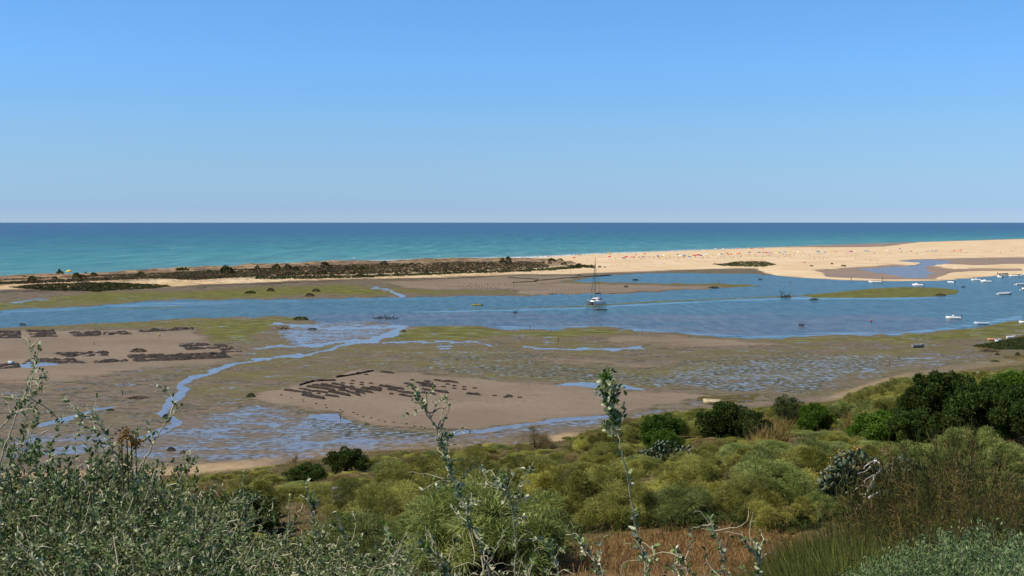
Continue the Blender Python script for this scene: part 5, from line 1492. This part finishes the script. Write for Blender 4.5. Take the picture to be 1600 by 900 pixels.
# ------------------------------------------------------------------ parasols
M_pole = simple('parasol_pole', (.62, .60, .56), .4, .05, 5, .5)
PCOL = dict(red=(.60, .035, .03), orange=(.70, .25, .03), yellow=(.78, .62, .04), white=(.80, .78, .74), blue=(.04, .15, .50), purple=(.22, .05, .30), green=(.06, .30, .10), pink=(.72, .22, .30), teal=(.05, .35, .38))
PM = {}
def parasol_parts(c):
    if c not in PM:
        g = Geo(); n = 10; a = np.linspace(0, 2 * np.pi, n, endpoint=False)
        rings = [(.0, 2.22), (.45, 2.12), (.85, 1.94), (1.08, 1.76), (1.08, 1.62)]
        V = np.concatenate([np.stack([np.cos(a) * r, np.sin(a) * r, np.full(n, z) - (0.05 * (np.arange(n) % 2)) * (r > 1)], 1) for r, z in rings])
        q = np.array([(i * n + j, i * n + (j + 1) % n, (i + 1) * n + (j + 1) % n, (i + 1) * n + j) for i in range(4) for j in range(n)])
        g.add(V, q)
        p = Geo(); p.tube([(0, 0, -.2), (0, 0, 2.3)], .025, 6)
        PM[c] = [('canopy', g.mesh('canopy', leafmat('parasol_' + c, *[PCOL[c]] * 3, .3, .8, .2, .15))), ('pole', p.mesh('pole', M_pole))]
    return PM[c]
UM = [zz7(x, y + 12) + (c,) for x, y, c in [(395, 212, 'orange'), (350, 248, 'red'), (690, 240, 'red'), (850, 240, 'red'), (895, 243, 'pink'), (925, 240, 'red'), (1015, 235, 'purple'), (1155, 228, 'blue'), (1190, 235, 'yellow'), (1215, 220, 'white'), (1260, 225, 'yellow'), (1345, 215, 'green'),
      (1375, 222, 'white'), (1410, 225, 'blue'), (1445, 215, 'yellow'), (1460, 235, 'blue'), (1500, 225, 'red'), (1545, 220, 'red'), (1570, 228, 'purple'), (690, 200, 'yellow'), (1030, 205, 'red'), (945, 212, 'pink'), (540, 212, 'yellow'), (830, 250, 'purple')]]
UM += [zz8(x, y + 10) + (c,) for x, y, c in [(40, 225, 'red'), (60, 220, 'pink'), (90, 225, 'purple'), (150, 212, 'white'), (125, 218, 'white'), (200, 225, 'yellow'), (270, 215, 'white'), (290, 212, 'blue'), (345, 205, 'red'), (365, 212, 'orange'), (385, 210, 'red'), (440, 207, 'orange'), (465, 207, 'red'),
      (560, 195, 'purple'), (575, 152, 'red'), (592, 157, 'pink'), (660, 150, 'orange'), (685, 150, 'red'), (650, 198, 'green'), (690, 195, 'purple'), (720, 200, 'red'), (745, 200, 'pink'), (770, 200, 'purple'), (825, 195, 'yellow'), (850, 198, 'teal'), (945, 183, 'yellow'), (905, 188, 'blue'), (1030, 187, 'white'),
      (1195, 183, 'yellow'), (1225, 188, 'blue'), (1215, 184, 'teal'), (1260, 188, 'white'), (1285, 190, 'blue'), (1335, 183, 'yellow'), (1385, 187, 'orange'), (1515, 183, 'pink'), (1535, 187, 'purple'), (1580, 190, 'white'), (235, 155, 'white'), (310, 158, 'white'), (445, 155, 'pink')]]
UM += [z3(x - 1448 + 0, y)[:0] or (1180 + x * .2625, 340 + (y + 6) * .2625, c) for x, y, c in [(575, 208, 'red'), (655, 205, 'blue'), (672, 208, 'blue'), (785, 205, 'white'), (860, 190, 'purple'), (930, 207, 'red'), (1020, 210, 'pink'), (1055, 205, 'teal'), (1075, 207, 'blue'), (1185, 206, 'red'), (1225, 201, 'red'), (1455, 205, 'white'), (1215, 199, 'orange')]]
UM.append((290 * .2625 + 1180, 340 + 286 * .2625, 'pink'))
for px, py, c in UM:
    x, y, z = on(px, py)
    lb = '%s beach parasol among the crowd on the long sand beach' % c
    o = thing('parasol', lb, 'parasol', (x, y, z), pr.uniform(0, 6), pr.uniform(1.05, 1.35), 'parasols on the long beach', parasol_parts(c))
UMy = on(108, 432)
thing('parasol', 'bright yellow parasol alone on the dune crest at the left', 'parasol', UMy, 0, 1.5, None, parasol_parts('yellow'))

# ------------------------------------------------------------------ boats
M_gel = simple('boat_white', (.78, .78, .76), .35, .06, 1.5, .5, dirt=(.60, .59, .56))
M_gelg = simple('boat_grey', (.20, .21, .22), .5, .15, 2, .4)
M_gelo = simple('boat_orange', (.62, .30, .18), .5, .12, 2, .4)
M_gelb = simple('boat_pale_blue', (.50, .58, .68), .4, .08, 2, .5)
M_gely = simple('boat_cream', (.62, .50, .28), .5, .12, 2, .4)
M_in = simple('boat_inside', (.34, .34, .33), .7, .15, 3, .3)
M_bottom = simple('boat_bottom', (.03, .035, .05), .6, .2, 3, .3)
M_motor = simple('outboard_black', (.015, .015, .017), .35, .1, 8, .5)
M_wind = simple('windscreen', (.03, .04, .05), .1, .05, 2, .6)
M_alu = simple('aluminium', (.42, .43, .45), .35, .06, 8, .5, .8)
M_wood = simple('seat_wood', (.30, .19, .10), .6, .2, 8, .3)
def hull_geo(Ln, B, dep, sheer=.25, full=.62):
    """open hull: outside skin, gunwale and inside; bow at +X, waterline at z = 0"""
    n, g, bt, ins = 13, Geo(), Geo(), Geo()
    T = np.linspace(0, 1, n)
    hb = B / 2 * np.where(T < full, .90 + .10 * np.sin(np.pi * T / full / 1.3), np.clip(1 - ((T - full) / (1 - full)) ** 2.1, 0, 1) * 1.0)
    hb = np.maximum(hb, .03)
    top = dep * (.62 + sheer * T ** 2.2); bot = -dep * .38 * np.clip(1 - (T - .55).clip(0) ** 2 * 3.2, .0, 1)
    X = -Ln / 2 + Ln * T
    def strip(yf, zf, ge, flip=False, xo=0):
        V = np.array([[(X[i] + xo * T[i], yf[k][i] * sgn, zf[k][i]) for k in range(len(yf))] for i in range(n)])
        return V
    for sgn in (1, -1):
        prof = [(hb * .02, bot), (hb * .70, bot * .45), (hb * .93, top * .30), (hb, top), (hb * .93, top + .02), (hb * .86, top - .04), (hb * .78, bot * .2 + .06), (hb * 0, bot * .2 + .06)]
        V = np.array([[(X[i], p[0][i] * sgn, p[1][i]) for p in prof] for i in range(n)])
        m = len(prof)
        def add(ge, lo, hi):
            q = []
            for i in range(n - 1):
                for k in range(lo, hi):
                    f = (i * m + k, (i + 1) * m + k, (i + 1) * m + k + 1, i * m + k + 1)
                    q.append(f if sgn > 0 else f[::-1])
            ge.add(V.reshape(-1, 3), q)
        add(bt, 0, 1); add(g, 1, 5); add(ins, 5, 7)
        tr = V[0][:6]; c = np.array([[X[0], 0, bot[0]], [X[0], 0, top[0]]])
        vv = np.concatenate([tr[:4], c])
        f = [(0, 1, 2, 3)] ; g.add(np.concatenate([tr[:4], [[X[0], 0, top[0]]]]), [(0, 1, 2), (0, 2, 3), (0, 3, 4)] if sgn < 0 else [(0, 2, 1), (0, 3, 2), (0, 4, 3)])
    return g, bt, ins, X, hb, top
def outboard(dep, x0, black=True, tilt=0.0):
    g = Geo()
    g.box((x0 - .18, 0, dep * .62 + .22), (.36, .30, .40)); g.box((x0 - .16, 0, dep * .62 + .46), (.26, .24, .10))
    g.tube([(x0 - .16, 0, dep * .62 + .05), (x0 - .16 - tilt, 0, -.35)], [.07, .05], 6)
    g.box((x0 - .02, 0, dep * .62 - .02), (.12, .22, .22))
    return g
def boat(label, px, py, Ln, rz, hull=None, kind='open', motor=True, group=None, B=None, z=0.0, ground=False, roll=0.0):
    B = B or Ln * .36; dep = .30 + Ln * .145
    x, y, zz = on(px, py)
    zz = max(zz, 0) if ground else 0.0
    e = tag(link('boat', None, None, (x, y, zz + (dep * .30 if ground else .02)), rz), label, 'boat', group)
    e.rotation_euler = (roll, 0, rz)
    g, bt, ins, X, hb, top = hull_geo(Ln, B, dep)
    h = link('hull', g.mesh('hull', hull or M_gel, True), e)
    link('bottom', bt.mesh('bottom', M_bottom), h)
    link('interior', ins.mesh('interior', M_in), h)
    for t in (.3, .55):
        q = Geo(); i = int(t * 12); q.box((X[i], 0, top[i] * .55), (.26, hb[i] * 1.75, .05)); link('bench', q.mesh('bench', M_wood if kind == 'row' else M_gel), e)
    if kind == 'cuddy':
        q = Geo(); i = 7; w = hb[7] * 1.45
        x0, x1 = X[6], X[10]
        V = np.array([(x0, -w / 2, top[6] - .02), (x0, w / 2, top[6] - .02), (x1, hb[10] * .7, top[10]), (x1, -hb[10] * .7, top[10]),
                      (x0 + .15, -w * .40, top[6] + .55), (x0 + .15, w * .40, top[6] + .55), (x1 - .5, hb[10] * .45, top[10] + .28), (x1 - .5, -hb[10] * .45, top[10] + .28)])
        q.add(V, [(4, 5, 6, 7), (0, 1, 5, 4), (1, 2, 6, 5), (2, 3, 7, 6), (3, 0, 4, 7)]); cb = link('cabin', q.mesh('cabin', M_gel), e)
        q = Geo(); q.add(np.array([(x0 + .16, -w * .38, top[6] + .56), (x0 + .16, w * .38, top[6] + .56), (x0 - .10, w * .34, top[6] + .95), (x0 - .10, -w * .34, top[6] + .95)]), [(0, 1, 2, 3)]); link('windscreen', q.mesh('windscreen', M_wind), cb)
    if kind == 'console':
        q = Geo(); q.box((X[6], 0, top[6] + .18), (.45, .6, .75)); cb = link('console', q.mesh('console', M_gel), e)
        q = Geo(); q.box((X[6] + .12, 0, top[6] + .72), (.04, .56, .32)); link('windscreen', q.mesh('windscreen', M_wind), cb)
        q = Geo(); q.tube([(X[11], hb[11] * .8, top[11]), (X[11] + .1, hb[11] * .7, top[11] + .3), (X[12] - .15, 0, top[12] + .32), (X[11] + .1, -hb[11] * .7, top[11] + .3), (X[11], -hb[11] * .8, top[11])], .02, 5); link('bow_rail', q.mesh('bow_rail', M_alu), e)
    if motor:
        link('outboard_motor', outboard(dep, X[0]).mesh('outboard_motor', M_motor), e)
    return e
BG = 'boats moored in the right part of the lagoon'
boat('long low white open boat moored at the edge of the sand spit', 1367, 442, 6.2, 3.05, kind='open', group=BG)
boat('white boat with a small cabin just behind the green island', 1434, 446.5, 5.0, 2.7, kind='cuddy', group=BG)
boat('small white boat seen bow on near the end of the sand spit', 1486, 441.8, 3.6, 2.3, kind='open', group=BG)
boat('white boat pointing left, the left one of a close pair', 1525, 438.4, 4.9, 2.85, kind='console', group=BG)
boat('white boat with a black outboard, the right one of a close pair', 1540.5, 440.8, 5.2, 2.9, kind='cuddy', group=BG)
boat('dark grey open boat lying beside the sand at the right', 1567, 428.8, 6.2, .12, M_gelg, 'open', True, BG)
boat('small white boat seen end on below the dark grey one', 1562, 433.4, 4.2, 1.9, kind='cuddy', group=BG)
boat('white boat pointing left, right of the dark grey boat', 1583.5, 432, 4.7, 2.8, kind='open', group=BG)
boat('white boat cut by the right edge near the sand', 1600, 431, 4.4, .1, kind='console', group=BG)
boat('white boat with its black outboard to the left, at the right edge', 1595, 445.3, 5.6, .2, kind='open', group=BG)
boat('small white round boat at the right edge below the others', 1598, 453.4, 3.8, .8, kind='cuddy', group=BG)
boat('long white boat with a dark outboard at its left end', 1569.5, 460.2, 6.0, .06, kind='open', group=BG)
boat('white motor boat with a dark outboard at its right end, in open water', 1489.5, 498.2, 4.5, 2.95, kind='console', group=BG)
boat('pale blue white rowing boat at the near bank without a motor', 1533, 507, 4.3, 3.1, M_gelb, 'row', False, BG)
boat('white boat on the near green bank at the right edge', 1601, 506, 3.2, 2.9, kind='open', motor=False, ground=True)
boat('grey dinghy stranded on the near green mud', 1434.5, 543, 3.2, .25, M_gelg, 'row', False, None, None, 0, True)
boat('faded orange dinghy beached by the samphire', 1549, 532.6, 2.0, 3.0, M_gelo, 'row', False, None, .9, 0, True)
boat('small white boat beached right beside the faded orange dinghy', 1559.5, 533.8, 2.2, .8, None, 'row', False, None, 1.0, 0, True)
boat('flat white boat lying on the samphire behind the beached pair', 1580, 529, 2.3, .05, M_gel, 'row', False, None, .8, 0, True)
boat('cream coloured boat beached behind the tall dark green bush', 1113, 631.5, 3.0, 2.9, M_gely, 'row', False, None, 1.3, 0, True)
boat('white boat pulled up on the sand behind the dark grove', 1527, 588, 2.4, .4, M_gel, 'row', False, None, 1.0, 0, True)
boat('dark inflatable dinghy lying beside the catamaran', 938, 484.3, 4.6, 3.12, M_motor, 'open', False, None, 1.6).scale = (1, 1, .5)

# catamaran
x, y, _ = on(931, 476)
e = tag(link('catamaran', None, None, (x, y, 0), R(-128), (1, 1, 1.25)), 'white catamaran yacht with a tall bare mast moored in the channel', 'yacht')
Lc, Bc = 7.6, 4.4
M_cw = simple('yacht_white', (.80, .80, .79), .3, .04, 2, .5)
for sgn in (1, -1):
    g, bt, ins, X, hb, top = hull_geo(Lc, 1.25, 1.7, .12, .45)
    g2 = Geo(); g2.add(np.concatenate(g.v) + np.array([0, sgn * Bc / 2 - sgn * .6, 0]), np.concatenate(g.f4)); g2.add(np.concatenate(g.v) + np.array([0, sgn * Bc / 2 - sgn * .6, 0]), np.concatenate(g.f3))
    h = link('hull', g2.mesh('hull', M_cw, True), e)
    g3 = Geo(); g3.add(np.concatenate(bt.v) + np.array([0, sgn * (Bc / 2 - .6), 0]), np.concatenate(bt.f4)); link('bottom', g3.mesh('bottom', M_bottom), h)
    g3 = Geo(); g3.box((-.3, sgn * (Bc / 2 - .6), 1.10), (5.2, .9, .12)); link('side_deck', g3.mesh('side_deck', M_cw), h)
    g3 = Geo(); g3.tube([(3.3, sgn * 1.3, 1.2), (3.3, sgn * 1.3, 1.75), (0, sgn * 1.75, 1.8), (-3.4, sgn * 1.8, 1.75), (-3.4, sgn * 1.8, 1.1)], .022, 5); link('guard_rail', g3.mesh('guard_rail', M_alu), e)
g = Geo(); g.box((-.6, 0, .95), (5.0, 2.6, .32)); link('bridge_deck', g.mesh('bridge_deck', M_cw), e)
g = Geo(); V = [(-2.2, -1.35, 1.1), (1.7, -1.1, 1.1), (1.7, 1.1, 1.1), (-2.2, 1.35, 1.1), (-1.9, -1.15, 2.05), (.7, -.9, 1.95), (.7, .9, 1.95), (-1.9, 1.15, 2.05)]
g.add(V, [(4, 5, 6, 7), (0, 1, 5, 4), (1, 2, 6, 5), (2, 3, 7, 6), (3, 0, 4, 7)]); cb = link('cabin', g.mesh('cabin', M_cw), e)
g = Geo(); g.add(np.array([(1.52, -.9, 1.28), (1.52, .9, 1.28), (.95, .78, 1.78), (.95, -.78, 1.78)]) + np.array([.03, 0, .02]), [(0, 1, 2, 3)])
for sgn in (1, -1): g.add(np.array([(-1.7, sgn * 1.31, 1.4), (.8, sgn * 1.12, 1.4), (.5, sgn * 1.02, 1.75), (-1.6, sgn * 1.24, 1.78)]), [(0, 1, 2, 3)])
link('window', g.mesh('window', M_wind), cb)
g = Geo(); g.tube([(.5, 0, 1.9), (.5, 0, 13.6)], [.11, .08], 8); mst = link('mast', g.mesh('mast', M_motor), e)
g = Geo(); g.tube([(.4, 0, 3.0), (-3.2, 0, 3.1)], .08, 6); link('boom', g.mesh('boom', M_alu), mst)
g = Geo(); g.tube([(.2, 0, 3.22), (-1.5, 0, 3.32), (-3.1, 0, 3.25)], [.16, .2, .1], 8); link('furled_sail', g.mesh('furled_sail', simple('sail_cover', (.10, .13, .20), .8, .1, 4, .2)), mst)
for a, b, r in (((3.5, 0, 1.2), (.5, 0, 12.6), .055), ((-.6, 2.0, 1.2), (.5, 0, 12.2), .035), ((-.6, -2.0, 1.2), (.5, 0, 12.2), .035)):
    g = Geo(); g.tube([a, b], r, 5); link('stay', g.mesh('stay', M_motor), e)
g = Geo(); g.box((.5, 0, 7.6), (.06, 2.0, .06)); link('spreader', g.mesh('spreader', M_motor), mst)
g = Geo(); g.box((3.2, 0, .95), (.16, 2.8, .16)); link('crossbeam', g.mesh('crossbeam', M_alu), e)
g = Geo(); g.box((-3.1, 0, 1.75), (1.2, 2.4, .07)); g.tube([(-3.5, 1, 1.0), (-3.5, 1, 1.75)], .03, 5); g.tube([(-3.5, -1, 1.0), (-3.5, -1, 1.75)], .03, 5); link('cockpit_cover', g.mesh('cockpit_cover', M_cw), e)

# kayak with two paddlers
M_kay = simple('kayak_yellow', (.72, .50, .03), .4, .08, 4, .5)
x, y, _ = on(746, 477)
g, bt, ins, X, hb, top = hull_geo(4.2, .85, .42, .3, .5)
K = Geo(); 
for q in (g, bt, ins):
    K.add(np.concatenate(q.v), np.concatenate(q.f4))
e = tag(link('kayak', None, None, (x, y, .02), .15), 'yellow kayak crossing the channel with two paddlers', 'kayak')
link('hull', K.mesh('hull', M_kay, True), e)
for t, c, lb in ((-.75, 'black', 'paddler in black sitting at the left end of the yellow kayak'), (.65, 'red', 'paddler in red sitting at the right end of the yellow kayak')):
    thing('person', lb, 'person', (x + t, y + .1 * t, .08), R(90), 1.0, None, person_parts('sit', c))
    g = Geo(); g.tube([(0, -1.0, 0), (0, 1.0, .35)], .018, 5); g.box((0, -1.1, -.02), (.03, .42, .16)); g.box((0, 1.1, .37), (.03, .42, .16))
    tag(link('paddle', g.mesh('paddle', M_motor), None, (x + t + .36, y + .1 * t, .50), .4 + t * .3), lb.replace('paddler in %s sitting at' % c, 'dark paddle held at'), 'paddle')

# buoy, tub
x, y, _ = on(1361, 502)
g = Geo(); g.tube([(0, 0, -.2), (0, 0, 0), (0, 0, .2), (0, 0, .4), (0, 0, .46)], [.10, .30, .36, .22, .05], 10)
b = tag(link('buoy', None, None, (x, y, .05)), 'small red mooring buoy in the shallow water', 'buoy')
link('float', g.mesh('float', simple('buoy_red', (.65, .05, .05), .4, .06, 4, .5), True), b)
g = Geo(); g.tube([(0, 0, .44), (0, 0, .62)], .03, 6); link('eye', g.mesh('eye', M_alu), b)
x, y, z = on(17.5, 570)
e = tag(link('tub', None, None, (x, y, z), .3), 'white and blue plastic tub standing by the ragged oyster bed', 'tub')
g = Geo(); g.box((0, 0, .36), (1.15, .8, .52)); g.box((0, 0, .655), (1.28, .92, .07)); link('body', g.mesh('body', simple('tub_blue', (.42, .50, .58), .5, .06, 3, .4)), e)
g = Geo(); g.box((0, 0, .05), (1.0, .7, .1)); link('foot', g.mesh('foot', M_motor), e)
g = Geo(); g.box((0, 0, .735), (1.1, .75, .09)); link('lid', g.mesh('lid', M_gel), e)
